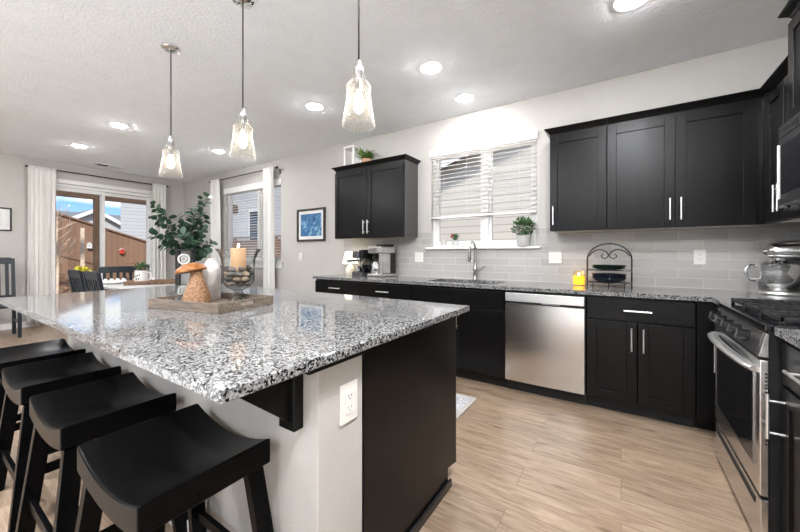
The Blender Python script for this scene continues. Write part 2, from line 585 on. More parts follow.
M = {}
M['wall'] = mat('wall_paint', (0.51, 0.49, 0.462), 0.85, var=0.015, bump=0.25, bscale=140, bdist=0.0015, spec=0.2)
M['pony'] = mat('textured_paint', (0.46, 0.442, 0.417), 0.8, var=0.02, bump=0.5, bscale=190, bdist=0.003, spec=0.2)
M['ceil'] = mat('ceiling_texture', (0.91, 0.93, 0.95), 0.95, var=0.02, bump=0.8, bscale=60, bdist=0.009, spec=0.0)
M['white'] = mat('white_trim', (0.78, 0.77, 0.75), 0.45, var=0.02)
M['plate'] = mat('white_plastic', (0.76, 0.74, 0.70), 0.4, var=0.02)
M['slat'] = mat('white_blind', (0.82, 0.81, 0.79), 0.5, var=0.02)
M['floor'] = floor_mat()
M['granite'] = granite_mat()
M['tile'] = tile_mat()
M['cab'] = mat('espresso_cabinet', (0.0042, 0.0040, 0.0039), 0.30, var=0.35, scale=5, stretch=(9, 9, 0.7), bump=0.10, bscale=14, spec=0.22, bdist=0.001)
M['laminate'] = mat('glossy_black_laminate', (0.012, 0.012, 0.0125), 0.22, var=0.1, spec=0.9, coat=0.6)
M['cabbot'] = mat('pale_cabinet_underside', (0.62, 0.60, 0.57), 0.6, var=0.03)
M['gap'] = mat('dark_recess', (0.006, 0.006, 0.006), 0.6)
M['steel'] = mat('brushed_steel', (0.72, 0.71, 0.70), 0.24, 1.0, var=0.05, scale=6, stretch=(1, 1, 60), bump=0.04, bscale=6)
M['steel'].node_tree.nodes['Principled BSDF'].inputs['Anisotropic'].default_value = 0.6
M['steeld'] = mat('dark_steel', (0.30, 0.30, 0.31), 0.28, 1.0, var=0.05)
M['nickel'] = mat('satin_nickel', (0.90, 0.89, 0.87), 0.36, 1.0, var=0.02)
M['chrome'] = mat('chrome', (0.85, 0.85, 0.85), 0.06, 1.0, var=0.01)
M['black'] = mat('black_metal', (0.008, 0.008, 0.009), 0.30, var=0.1)
M['knob'] = mat('black_knob', (0.003, 0.003, 0.003), 0.3, var=0.1, spec=0.3)
M['faucet'] = mat('faucet_steel', (0.46, 0.45, 0.44), 0.22, 1.0, var=0.03)
M['iron'] = mat('cast_iron', (0.007, 0.007, 0.0075), 0.5, var=0.2, bump=0.2, bscale=200)
M['blackgloss'] = mat('black_glass', (0.006, 0.006, 0.008), 0.06, var=0.05, spec=0.6)
M['stool'] = mat('black_stool_wood', (0.0028, 0.0028, 0.003), 0.27, var=0.25, scale=4, stretch=(1, 10, 10), bump=0.05, bscale=20, spec=0.06)
M['chair'] = mat('navy_black_wood', (0.016, 0.020, 0.026), 0.34, var=0.15)
M['curtain'] = mat('white_linen', (0.76, 0.745, 0.715), 0.9, var=0.03, scale=40, bump=0.2, bscale=400, spec=0.1)
M['glass'] = thin_glass('window_glass', (0.97, 0.985, 0.98), 0.02)
M['seeded'] = thin_glass('seeded_glass', (0.98, 0.97, 0.95), 0.05, seeds=0.8, rough=0.05, haze=0.05, edge=(0.85, 0.84, 0.82), edge_haze=0.5)
M['clear'] = thin_glass('clear_glass', (0.97, 0.98, 0.98), 0.06, edge=(0.30, 0.31, 0.31))
M['footglass'] = thin_glass('thick_glass', (0.82, 0.84, 0.84), 0.30, edge=(0.12, 0.13, 0.13))
M['amber'] = thin_glass('jar_glass', (1.0, 0.95, 0.85), 0.05)
M['can'] = mat('downlight_lens', (1, 1, 1), 0.5, var=0, emit=(0.99, 0.985, 1.0), estr=CAN_POWER)
M['can_added'] = mat('added_fill_lens', (1, 1, 1), 0.5, var=0, emit=(0.94, 0.96, 1.0), estr=ADDED_CAN_POWER)
M['bulb'] = mat('warm_bulb', (1, 0.9, 0.7), 0.4, var=0, emit=(1.0, 0.86, 0.66), estr=BULB_POWER)
M['shade'] = mat('lit_shade', (0.9, 0.85, 0.75), 0.7, var=0.01, emit=(1.0, 0.88, 0.68), estr=1.15)
M['flame'] = mat('flame', (1, 0.8, 0.4), 0.5, var=0, emit=(1.0, 0.72, 0.32), estr=55)
M['wax'] = mat('peach_wax', (0.50, 0.30, 0.17), 0.5, var=0.06, emit=(1.0, 0.55, 0.25), estr=0.10)
M['yellowwax'] = mat('yellow_wax', (0.95, 0.55, 0.04), 0.5, var=0.05, emit=(1.0, 0.50, 0.03), estr=0.75)
M['traywood'] = ramp_mat('weathered_wood', [(0.3, (0.085, 0.062, 0.046)), (0.5, (0.15, 0.115, 0.088)), (0.7, (0.24, 0.19, 0.15))], 7, 0.65, (1.5, 12, 12), 0.6, 0.3)
M['brownwood'] = ramp_mat('brown_wood', [(0.3, (0.15, 0.07, 0.035)), (0.7, (0.32, 0.17, 0.09))], 9, 0.5, (2, 10, 10), 0.5)
M['mushcap'] = ramp_mat('amber_cap', [(0.3, (0.17, 0.055, 0.009)), (0.55, (0.28, 0.10, 0.018)), (0.75, (0.38, 0.17, 0.045))], 12, 0.42, (1, 4, 4), 0.8)
M['mushstem'] = ramp_mat('carved_stem', [(0.0, (0.09, 0.038, 0.014)), (0.35, (0.22, 0.10, 0.038)), (0.8, (0.34, 0.20, 0.11))], 95, 0.6, None, 0, 0.9, vor=True)
M['marble'] = ramp_mat('white_marbled_glaze', [(0.3, (0.56, 0.53, 0.49)), (0.48, (0.60, 0.57, 0.53)), (0.54, (0.42, 0.38, 0.35)), (0.62, (0.60, 0.575, 0.54))], 7, 0.3, (1, 1, 0.5), 1.6)
M['leaf'] = ramp_mat('eucalyptus_leaf', [(0.3, (0.022, 0.055, 0.032)), (0.55, (0.05, 0.11, 0.065)), (0.75, (0.13, 0.20, 0.13))], 14, 0.45)
M['leaf2'] = ramp_mat('fresh_leaf', [(0.3, (0.05, 0.12, 0.02)), (0.7, (0.20, 0.33, 0.07))], 30, 0.5)
M['leaf3'] = ramp_mat('boxwood_leaf', [(0.3, (0.03, 0.08, 0.03)), (0.7, (0.13, 0.24, 0.10))], 60, 0.5)
M['yellowleaf'] = mat('yellow_leaf', (0.62, 0.55, 0.04), 0.6)
M['stem'] = mat('green_stem', (0.10, 0.11, 0.05), 0.6)
M['twig'] = ramp_mat('pale_bark', [(0.3, (0.55, 0.40, 0.30)), (0.7, (0.78, 0.64, 0.50))], 20, 0.8)
M['grey'] = mat('grey_ceramic', (0.36, 0.35, 0.34), 0.5, var=0.08)
M['lightgrey'] = mat('light_grey_ceramic', (0.56, 0.55, 0.53), 0.45, var=0.06)
M['terracotta'] = mat('terracotta', (0.48, 0.27, 0.17), 0.7)
M['ceramic'] = mat('white_ceramic', (0.80, 0.79, 0.76), 0.2, var=0.01)
M['cloth'] = mat('white_cloth', (0.78, 0.78, 0.78), 0.8, var=0.04, scale=30)
M['red'] = mat('red_petals', (0.55, 0.02, 0.03), 0.6, var=0.2)
M['green_plate'] = mat('dark_green_glaze', (0.022, 0.048, 0.036), 0.15, var=0.2)
M['blue_plate'] = mat('dark_blue_glaze', (0.008, 0.012, 0.024), 0.15, var=0.2)
M['picframe'] = mat('dark_brown_frame', (0.035, 0.027, 0.022), 0.4, var=0.15)
M['mat_board'] = mat('mat_board', (0.74, 0.74, 0.72), 0.8, var=0.01)
M['bluepic'] = ramp_mat('blue_print', [(0.28, (0.012, 0.045, 0.12)), (0.45, (0.03, 0.12, 0.26)), (0.56, (0.05, 0.19, 0.36)), (0.64, (0.30, 0.46, 0.58)), (0.70, (0.05, 0.18, 0.34))], 6.5, 0.4, (1, 1, 1), 1.8)
M['greypic'] = ramp_mat('pale_print', [(0.35, (0.20, 0.24, 0.24)), (0.45, (0.66, 0.67, 0.66)), (0.8, (0.72, 0.72, 0.71))], 7, 0.5, None, 1.0)
M['rug'] = ramp_mat('patterned_mat', [(0.35, (0.30, 0.33, 0.36)), (0.48, (0.62, 0.62, 0.60)), (0.58, (0.36, 0.36, 0.42)), (0.7, (0.66, 0.64, 0.60))], 18, 0.85, None, 1.0)
M['bounce_cream'] = mat('bounce_rug_wool', (0.80, 0.79, 0.76), 0.95, var=0.04, scale=60, bump=0.3, bscale=300, spec=0.1)  # pale reflector colour for the added rug behind the camera
M['rugedge'] = mat('mat_border', (0.46, 0.44, 0.41), 0.85)
M['fence'] = siding_mat('cedar_fence', (0.235, 0.135, 0.085), 0.14, True)
M['fencetrim'] = mat('cedar_trim', (0.20, 0.11, 0.068), 0.75, var=0.2)
M['porch'] = mat('porch_timber', (0.085, 0.045, 0.022), 0.6, var=0.2)
M['siding_cream'] = siding_mat('cream_siding', (0.74, 0.68, 0.59), 0.16)
M['siding_blue'] = siding_mat('grey_blue_siding', (0.46, 0.465, 0.48), 0.15)
M['siding_grey'] = siding_mat('pale_grey_siding', (0.56, 0.565, 0.57), 0.15)
M['roof'] = ramp_mat('asphalt_shingles', [(0.3, (0.10, 0.10, 0.105)), (0.7, (0.22, 0.22, 0.225))], 6, 0.9)
M['mulch'] = ramp_mat('bark_mulch', [(0.3, (0.06, 0.03, 0.018)), (0.5, (0.17, 0.09, 0.05)), (0.7, (0.32, 0.19, 0.11))], 9, 0.95, None, 0, 0.8)
M['concrete'] = mat('patio_concrete', (0.45, 0.43, 0.40), 0.85, var=0.08)
M['pebble'] = [mat('pebble_%s' % n, c, 0.35, var=0.15, scale=40) for n, c in
               (('tan', (0.24, 0.165, 0.11)), ('dark', (0.035, 0.031, 0.03)), ('grey', (0.13, 0.115, 0.105)), ('cream', (0.38, 0.29, 0.20)))]
M['red_feeder'] = mat('red_feeder', (0.6, 0.06, 0.03), 0.5)
M['lamp_base'] = mat('cream_lamp_base', (0.72, 0.66, 0.55), 0.4)

# ------------------------------------------------------------------ room shell
YW, XL, XR, YF, ZC = 3.58, -8.1, 1.14, -4.6, 2.775
T = 0.16
structure(MB().box(XL - T, XR + T, YF - T, YW + T, -0.12, 0).build('floor', M['floor']))
structure(MB().box(XL - T, XR + T, YF - T, YW + T, ZC, ZC + 0.14).build('ceiling', M['ceil']))

def wall_with_holes(name, axis, pos0, pos1, a0, a1, holes, m):
    mb = MB()
    def bx(p0, p1, z0, z1):
        if p1 - p0 < 1e-4 or z1 - z0 < 1e-4: return
        if axis == 'y': mb.box(p0, p1, pos0, pos1, z0, z1)
        else: mb.box(pos0, pos1, p0, p1, z0, z1)
    cur = a0
    for h0, h1, z0, z1 in sorted(holes):
        bx(cur, h0, 0, ZC); bx(h0, h1, 0, z0); bx(h0, h1, z1, ZC); cur = h1
    bx(cur, a1, 0, ZC)
    return structure(mb.build(name, m))

W1 = (-1.911, -0.707, 1.272, 2.40)
W2 = (-6.44, -4.73, 1.06, 2.42)
SD = (1.46, 3.02, 0.0, 2.42)
W3 = (-6.4, -0.2, 0.35, 2.35)  # opening for the added rear window, out of view
wall_with_holes('wall_back', 'y', YW, YW + T, XL - T, XR + T, [W1, W2], M['wall'])
wall_with_holes('wall_left', 'x', XL - T, XL, YF, YW, [SD], M['wall'])
wall_with_holes('wall_front', 'y', YF - T, YF, XL - T, XR + T, [W3], M['wall'])
wall_with_holes('wall_right', 'x', XR, XR + T, YF, YW, [], M['wall'])
structure(MB().box(XL, -3.26, YW - 0.014, YW, 0, 0.09).build('baseboard_back', M['white'], bevel=0.004))
structure(MB().box(XL, XL + 0.014, YF, SD[0] - 0.09, 0, 0.09).box(XL, XL + 0.014, SD[1] + 0.09, YW - 0.014, 0, 0.09).build('baseboard_left', M['white'], bevel=0.004))

def window(name, W, wy, depth, mull, outside=1):
    """vinyl slider window in the opening of a wall that runs along x"""
    root = bpy.data.objects.new(name, None)
    C.objects.link(root)
    structure(root)
    x0, x1, z0, z1 = W
    root.location = (x0, wy, z0)
    w, h = x1 - x0, z1 - z0
    y0, y1 = 0.055 * outside, 0.125 * outside
    f = MB()
    t = 0.045
    f.box(0, t, y0, y1, 0, h).box(w - t, w, y0, y1, 0, h).box(t, w - t, y0, y1, 0, t).box(t, w - t, y0, y1, h - t, h)
    f.build('window_frame', M['white'], root, bevel=0.003)
    mm = mull - x0
    f = MB().box(mm - 0.035, mm + 0.035, y0 - 0.008 * outside, y1, t, h - t)
    f.build('mullion', M['white'], root, bevel=0.003)
    for a, b in ((t, mm - 0.035), (mm + 0.035, w - t)):
        s = MB()
        k = 0.028
        s.box(a, a + k, y0 + 0.012 * outside, y1 - 0.01 * outside, t, h - t).box(b - k, b, y0 + 0.012 * outside, y1 - 0.01 * outside, t, h - t)
        s.box(a + k, b - k, y0 + 0.012 * outside, y1 - 0.01 * outside, t, t + k).box(a + k, b - k, y0 + 0.012 * outside, y1 - 0.01 * outside, h - t - k, h - t)
        sash = s.build('sash', M['white'], root, bevel=0.002)
        yy = (y0 + y1) / 2
        MB().box(a + k, b - k, yy - 0.003, yy + 0.003, t + k, h - t - k).build('pane', M['glass'], sash)
    return root

w1 = window('window_1', W1, YW, T, -1.255)
MB().box(-0.056, W1[1] - W1[0] + 0.038, -0.045, 0.05, -0.022, 0.0).build('window_sill', M['white'], w1, bevel=0.005)
w2 = window('window_2', W2, YW, T, -5.42)
MB().box(-0.06, W2[1] - W2[0] + 0.06, -0.04, 0.05, -0.022, 0.0).box(-0.04, W2[1] - W2[0] + 0.04, -0.016, -0.001, -0.11, -0.022).build('window_sill', M['white'], w2, bevel=0.004)
w3 = window('added_window_rear', W3, YF, T, -3.3, outside=-1)  # unseen window added to let in more daylight from behind

# sliding glass door in the left wall
d1 = bpy.data.objects.new('door_1', None)
C.objects.link(d1)
structure(d1)
d1.location = (XL, SD[0], 0)
dw, dh = SD[1] - SD[0], SD[3]
f = MB()
f.box(-0.13, -0.03, 0, 0.05, 0, dh).box(-0.13, -0.03, dw - 0.05, dw, 0, dh).box(-0.13, -0.03, 0.05, dw - 0.05, dh - 0.06, dh).box(-0.13, -0.03, 0.05, dw - 0.05, 0, 0.04)
f.build('door_frame', M['white'], d1, bevel=0.003)
f = MB().box(0, 0.014, -0.07, 0, 0, dh + 0.07).box(0, 0.014, dw, dw + 0.07, 0, dh + 0.07).box(0, 0.014, 0, dw, dh, dh + 0.07)
f.build('casing', M['white'], d1, bevel=0.003)
for a, b, xx in ((0.05, 0.775, -0.075), (0.715, dw - 0.05, -0.115)):
    s = MB()
    k = 0.052
    s.box(xx - 0.015, xx + 0.02, a, a + k, 0.04, dh - 0.06).box(xx - 0.015, xx + 0.02, b - k, b, 0.04, dh - 0.06)
    s.box(xx - 0.015, xx + 0.02, a + k, b - k, 0.04, 0.12).box(xx - 0.015, xx + 0.02, a + k, b - k, dh - 0.12, dh - 0.06)
    p = s.build('door_panel', M['white'], d1, bevel=0.003)
    MB().box(xx - 0.002, xx + 0.004, a + k, b - k, 0.12, dh - 0.12).build('pane', M['glass'], p)

# tiled backsplash (sink wall and range wall)
TZ = 1.452
bs = MB()
bs.box(-3.30, W1[0] - 0.001, YW - 0.009, YW, 0.914, TZ)
bs.box(W1[0] - 0.001, W1[1] + 0.001, YW - 0.009, YW, 0.914, W1[2] - 0.022)
bs.box(W1[1] + 0.001, XR - 0.009, YW - 0.009, YW, 0.914, TZ)
structure(bs.build('wall_backsplash', M['tile']))
structure(MB().box(XR - 0.009, XR, 0.55, YW - 0.009, 0.914, TZ).build('wall_backsplash_range', M['tile']))

# half wall of the island and its black cap
structure(MB().box(-3.28, -0.745, 0.692, 0.896, 0, 0.852).build('wall_island', M['pony'], bevel=0.004))
structure(MB().box(-3.30, -0.735, 0.650, 0.900, 0.853, 0.8835).build('trim_1', M['cab'], bevel=0.002))
structure(MB().box(-3.28, -0.745, 0.680, 0.692, 0, 0.085).build('baseboard_island', M['white'], bevel=0.003))

# ceiling lights
def downlight(x, y, label, m='can'):
    t = thing('recessed_downlight', label, 'ceiling light', (x, y, ZC), group=None)
    MB().lathe([(0.072, 0.0), (0.072, -0.004), (0.094, -0.007), (0.097, -0.001), (0.097, 0.0)], 32).build('trim_ring', M['white'], t)
    MB().lathe([(0.0, -0.026), (0.020, -0.0245), (0.040, -0.0195), (0.058, -0.011), (0.070, -0.0035), (0.070, -0.001), (0.0, -0.001)], 32).build('lens', M[m], t)
    return t
base_can = downlight(-1.344, 2.52, 'round recessed ceiling light above the sink, between two pendants and the window')
for x, y, lb in ((-1.325, 3.20, 'small round ceiling light nearest the wall above the sink window'),
              (-2.74, 2.50, 'round recessed ceiling light just in front of the two-door wall cabinet'),
              (-5.14, 1.54, 'round recessed ceiling light beside the farthest pendant, toward the sliding door'),
              (-6.62, 1.52, 'round recessed ceiling light nearest the ceiling air vent'),
              (-5.16, 2.78, 'round recessed ceiling light between the two smaller pendants, before the curtained window'),
              (0.055, 2.53, 'large bright recessed ceiling light at the top edge, above the range corner')):
    dup(base_can, (x, y, ZC), label=lb)
added_can = downlight(0.3, -0.7, 'added fill light in the ceiling over the camera end of the range wall', 'can_added')  # added fill lights, out of view and stronger than the kitchen ones
for x, y, lb in ((0.10, 1.05, 'added fill light in the ceiling over the aisle between island and range'),
              (-1.45, -0.75, 'added fill light in the ceiling behind the stools at the outlet end of the island'),
              (-2.9, -1.1, 'added fill light in the ceiling over the stools'),
              (-5.2, -0.6, 'added fill light in the ceiling over the living area by the table'),
              (-0.6, -2.6, 'added fill light in the ceiling behind the camera near the range wall'),
              (-3.4, -2.9, 'added fill light in the ceiling in the middle of the living area')):
    dup(added_can, (x, y, ZC), label=lb)

v = thing('ceiling_vent', 'white slotted air register in the ceiling by the sliding door wall', 'vent', (-7.67, 2.15, ZC))
MB().box(-0.08, 0.08, -0.19, 0.19, -0.008, 0).build('vent_frame', M['white'], v, bevel=0.002)
mb = MB()
for i in range(6):
    mb.box(-0.055 + i * 0.02, -0.045 + i * 0.02, -0.16, -0.01, -0.010, -0.008)
mb.build('louvre', M['gap'], v)

# pendants
def pendant(x, y, label):
    t = thing('pendant_lamp', label, 'pendant lamp', (x, y, ZC), group='pendant lamps over the island')
    MB().lathe([(0.0, 0.0), (0.065, 0.0), (0.065, -0.012), (0.055, -0.022), (0.0, -0.026)], 32).build('ceiling_canopy', M['chrome'], t)
    zt = 2.09 - ZC
    MB().cyl((0, 0, -0.02), (0, 0, zt + 0.01), 0.0042, n=8).build('cord', M['black'], t)
    MB().lathe([(0.0, zt + 0.004), (0.012, zt + 0.004), (0.013, zt - 0.020), (0.020, zt - 0.024), (0.021, zt - 0.050), (0.018, zt - 0.056), (0.017, zt - 0.115), (0.019, zt - 0.118), (0.019, zt - 0.140), (0.0, zt - 0.142)], 20).build('socket', M['steeld'], t)
    zb = 1.79 - ZC
    q = lambda z: z - ZC
    prof = [(0.0215, q(2.042)), (0.026, q(2.034)), (0.031, q(2.014)), (0.034, q(1.998)), (0.049, q(1.988)), (0.0575, q(1.976)), (0.0565, q(1.962)), (0.0535, q(1.950)),
            (0.058, q(1.912)), (0.066, q(1.862)), (0.074, q(1.812)), (0.077, zb + 0.008), (0.075, zb)]
    inner = [(r - 0.0025, z) for r, z in prof[::-1]]
    MB().lathe(prof + inner + [prof[0]], 36).build('glass_shade', M['seeded'], t)
    b = [(0.0, zt - 0.1425), (0.012, zt - 0.143), (0.015, zt - 0.156), (0.022, zt - 0.178), (0.025, zt - 0.200), (0.021, zt - 0.222), (0.010, zt - 0.236), (0.0, zt - 0.239)]
    MB().lathe(b, 20).build('bulb', M['bulb'], t)
    return t
p0 = pendant(-1.02, 1.20, 'glass bell pendant lamp nearest the kitchen window end of the island')
dup(p0, (-1.955, 1.20, ZC), label='middle glass bell pendant lamp, hung over the tray on the island')
dup(p0, (-2.875, 1.18, ZC), label='farthest glass bell pendant lamp, in front of the room corner')

# ------------------------------------------------------------------ cabinets
def shaker(w, h, t=0.019, rail=0.062):
    """door in x 0..w, z 0..h, front at y=-t"""
    mb = MB()
    mb.box(0, rail, -t, 0, 0, h).box(w - rail, w, -t, 0, 0, h)
    mb.box(rail, w - rail, -t, 0, 0, rail).box(rail, w - rail, -t, 0, h - rail, h)
    mb.box(rail, w - rail, -t + 0.0085, -0.001, rail, h - rail)
    return mb

def bar_handle(parent, x, y, z, length, vertical, m=None, o=0.034):
    mb = MB()
    a = length / 2
    d = Vector((0, 0, 1)) if vertical else Vector((1, 0, 0))
    c = Vector((x, y - o, z))
    mb.cyl(c - d * a, c + d * a, 0.0058, n=12)
    for s in (-0.72, 0.72):
        p = c + d * a * s
        mb.cyl(p, p + Vector((0, o + 0.0005, 0)), 0.0045, n=10)
    return mb.build('handle', m or M['nickel'], parent)

def base_cabinet(label, loc, rotz, w, doors, drawers=1, depth=0.598, false_front=False, handle_sides=None, group='black base cabinets', finish=None, toe_l=0):
    """carcass front is local y=0; the cabinet extends to local y=depth"""
    t = thing('base_cabinet', label, 'cabinet', loc, rotz, group)
    mb = MB()
    # open carcass: sides, bottom, back and face frame
    mb.box(0.0005, 0.018, 0, depth, 0.10, 0.883).box(w - 0.018, w - 0.0005, 0, depth, 0.10, 0.883)
    mb.box(0.018, w - 0.018, 0, depth, 0.10, 0.118).box(0.018, w - 0.018, depth - 0.012, depth, 0.118, 0.883)
    mb.box(0.018, w - 0.018, 0, 0.019, 0.845, 0.883).box(0.018, w - 0.018, 0, 0.019, 0.688, 0.70).box(0.018, 0.035, 0, 0.019, 0.118, 0.845).box(w - 0.035, w - 0.018, 0, 0.019, 0.118, 0.845)
    mb.build('carcass', M['cab'], t)
    MB().box(0.0005, w - 0.0005, 0.075, 0.09, 0, 0.0995).box(0.0005, w - 0.0005, 0.066, 0.075, 0, 0.018).build('toe_kick', M['gap'], t)
    dwid = w / drawers
    for i in range(drawers):
        nm = 'false_front' if false_front else 'drawer'
        d = MB().box(0.003 + dwid * i, dwid * (i + 1) - 0.003, -0.019, -0.0005, 0.705, 0.862).build(nm, M['cab'], t, bevel=0.003)
        if not false_front:
            bar_handle(d, dwid * (i + 0.5), -0.019, 0.784, 0.165, False)
    n = doors
    dd = w / n
    sides = handle_sides or (['r', 'l'] if n == 2 else ['l'])
    for i in range(n):
        d = shaker(dd - 0.006, 0.585).build('door', M['cab'], t, loc=(dd * i + 0.003, -0.0005, 0.108), bevel=0.0015)
        hx = (dd - 0.006) - 0.032 if sides[i] == 'r' else 0.032
        if sides[i] != 'n':
            bar_handle(d, hx, -0.019, 0.585 - 0.03 - 0.085, 0.168, True, o=0.046 if rotz else 0.034)
    return t

YC = 2.975
base_cabinet('two-door black base cabinet at the coffee end of the sink counter', (-3.235, YC, 0), 0, 0.722, 2)
base_cabinet('black base cabinet under the counter between coffee maker and sink', (-2.511, YC, 0), 0, 0.704, 2)
base_cabinet('black sink base cabinet with a plain false drawer front', (-1.805, YC, 0), 0, 0.952, 2, false_front=True, handle_sides=['r', 'l'])
base_cabinet('black base cabinet beside the steel dishwasher, below the plate rack', (-0.222, YC, 0), 0, 0.640, 2)
# corner cabinet next to the range, its filler reaches the sink-wall run
t = base_cabinet('narrow black corner base cabinet squeezed next to the steel range', (0.531, 2.935, 0), -PI / 2, 0.284, 1, handle_sides=['r'])
MB().box(-0.058, -0.0015, -0.110, 0.0, 0.10, 0.883).box(-0.125, -0.115, -0.110, 0.09, 0.0, 0.0995).box(-0.115, -0.0015, 0.075, 0.09, 0.0, 0.0995).build('corner_filler', M['cab'], t, bevel=0.001)
base_cabinet('black base cabinet on the near side of the range, right edge', (0.531, 1.872, 0), -PI / 2, 0.46, 1, handle_sides=['l'])
base_cabinet('black base cabinet at the near end of the range wall', (0.531, 1.411, 0), -PI / 2, 0.60, 2)

def crown(mb, x0, x1, yf, yb, z, h=0.044, out=0.046, left=True, right=True):
    """stepped flaring moulding around a cabinet top; front at yf"""
    ol = out if left else 0
    orr = out if right else 0
    steps = ((0.0, 0.008, 0.010), (0.008, 0.014, 0.014), (0.014, 0.026, 0.028), (0.026, 0.035, 0.039), (0.035, h, out))
    prev = 0.004
    for a, b, o in steps:
        k = o / out
        k0 = prev / out
        mb.hexa([(x0 - ol * k0, yf - prev, z + a), (x1 + orr * k0, yf - prev, z + a), (x1 + orr * k0, yb, z + a), (x0 - ol * k0, yb, z + a)],
                [(x0 - ol * k, yf - o, z + b), (x1 + orr * k, yf - o, z + b), (x1 + orr * k, yb, z + b), (x0 - ol * k, yb, z + b)])
        prev = o

def wall_cabinet(label, loc, rotz, w, h, doors, handle_sides, depth=0.305, crown_sides=None, group='black wall cabinets', hl=0.165, door_w=None, xext=0):
    """local y=0 carcass front, back at y=depth, z from 0 up"""
    t = thing('wall_cabinet', label, 'cabinet', loc, rotz, group)
    mb = MB()
    mb.box(0.0005, w - 0.0005, 0, depth, 0.02, h).box(0.0005, w - 0.0005, 0, 0.018, 0.0, 0.02)
    mb.build('carcass', M['cab'], t, bevel=0.001)
    MB().box(0.0005, w - 0.0005, 0.0185, depth, 0.004, 0.0195).build('cabinet_bottom', M['cabbot'], t)
    ws = door_w or [w / doors] * doors
    x = 0
    for i in range(doors):
        d = shaker(ws[i] - 0.005, h - 0.034).build('door', M['cab'], t, loc=(x + 0.0025, -0.0005, 0.004), bevel=0.0015)
        hx = ws[i] - 0.005 - 0.03 if handle_sides[i] == 'r' else 0.03
        if handle_sides[i] != 'n':
            bar_handle(d, hx, -0.019, 0.05 + hl / 2, hl, True)
        x += ws[i]
    if crown_sides is not None:
        mb = MB()
        crown(mb, 0, w + xext, 0.0, depth, h, left=crown_sides[0], right=crown_sides[1])
        mb.build('crown_moulding', M['cab'], t)
    return t
YU = 3.27
t = wall_cabinet('black two-door wall cabinet hung above the coffee maker', (-3.18, YU, 1.393), 0, 1.088, 0.898, 2, ['r', 'l'], crown_sides=(True, True))
MB().box(1.0882, 1.0905, 0.002, 0.305, 0.002, 0.896).build('end_panel', M['laminate'], t)
wall_cabinet('black single-door wall cabinet nearest the sink window, above the plate rack', (-0.535, YU, 1.398), 0, 0.437, 0.870, 1, ['l'], crown_sides=(True, False))
wall_cabinet('wide black two-door wall cabinet reaching into the room corner', (-0.097, YU, 1.398), 0, 0.905, 0.870, 2, ['r', 'l'], crown_sides=(False, False), door_w=[0.437, 0.434], xext=0.02)
t = wall_cabinet('narrow-doored black wall cabinet on the range wall, tucked behind the microwave', (0.828, 3.215, 1.398), -PI / 2, 0.569, 0.870, 2, ['r', 'l'], crown_sides=(False, False))
MB().box(-0.0535, -0.0005, -0.0195, 0.0, 0.002, 0.870).build('corner_filler', M['cab'], t)
mbx = MB(); crown(mbx, -0.06, -0.0005, 0.0, 0.03, 0.870, left=False, right=False); mbx.build('crown_moulding', M['cab'], t)
wall_cabinet('tall deep black wall cabinet above the microwave, top corner', (0.765, 2.643, 1.885), -PI / 2, 0.758, 0.568, 2, ['r', 'l'], depth=0.370, crown_sides=(True, True), hl=0.14)
wall_cabinet('black wall cabinet on the near side of the microwave', (0.828, 1.882, 1.398), -PI / 2, 0.60, 0.870, 2, ['r', 'l'], crown_sides=(False, True))

# ------------------------------------------------------------------ worktops
ct = MB()
zc0, zc1 = 0.884, 0.914
x0, x1, y0, y1 = -3.25, XR - 0.010, 2.932, YW - 0.010
sx0, sx1, sy0, sy1 = -1.70, -0.96, 3.055, 3.455
ct.box(x0, sx0, y0, y1, zc0, zc1).box(sx1, x1, y0, y1, zc0, zc1).box(sx0, sx1, y0, sy0, zc0, zc1).box(sx0, sx1, sy1, y1, zc0, zc1)
ct.box(0.492, x1, 2.655, y0, zc0, zc1)
o = ct.build('worktop', M['granite'])
tag(o, 'long L-shaped speckled granite worktop along the sink wall', 'worktop')
o = MB().box(0.492, x1, 0.79, 1.872, zc0, zc1).build('worktop', M['granite'], bevel=0.003)
tag(o, 'short speckled granite worktop on the near side of the range', 'worktop')

# sink
t = thing('kitchen_sink', 'undermount steel sink sunk in the granite below the window', 'sink', (-1.33, 3.255, 0.884))
mb = MB()
hw, hd, dp = 0.385, 0.215, 0.21
mb.box(-hw, hw, -hd, -hd + 0.012, -dp, -0.001).box(-hw, hw, hd - 0.012, hd, -dp, -0.001).box(-hw, -hw + 0.012, -hd + 0.012, hd - 0.012, -dp, -0.001).box(hw - 0.012, hw, -hd + 0.012, hd - 0.012, -dp, -0.001)
mb.box(-hw, hw, -hd, hd, -dp - 0.004, -dp)
mb.build('basin', M['steel'], t)
MB().lathe([(0, -dp + 0.001), (0.04, -dp + 0.001), (0.043, -dp + 0.004), (0.0, -dp + 0.003)], 20).build('drain', M['chrome'], t)

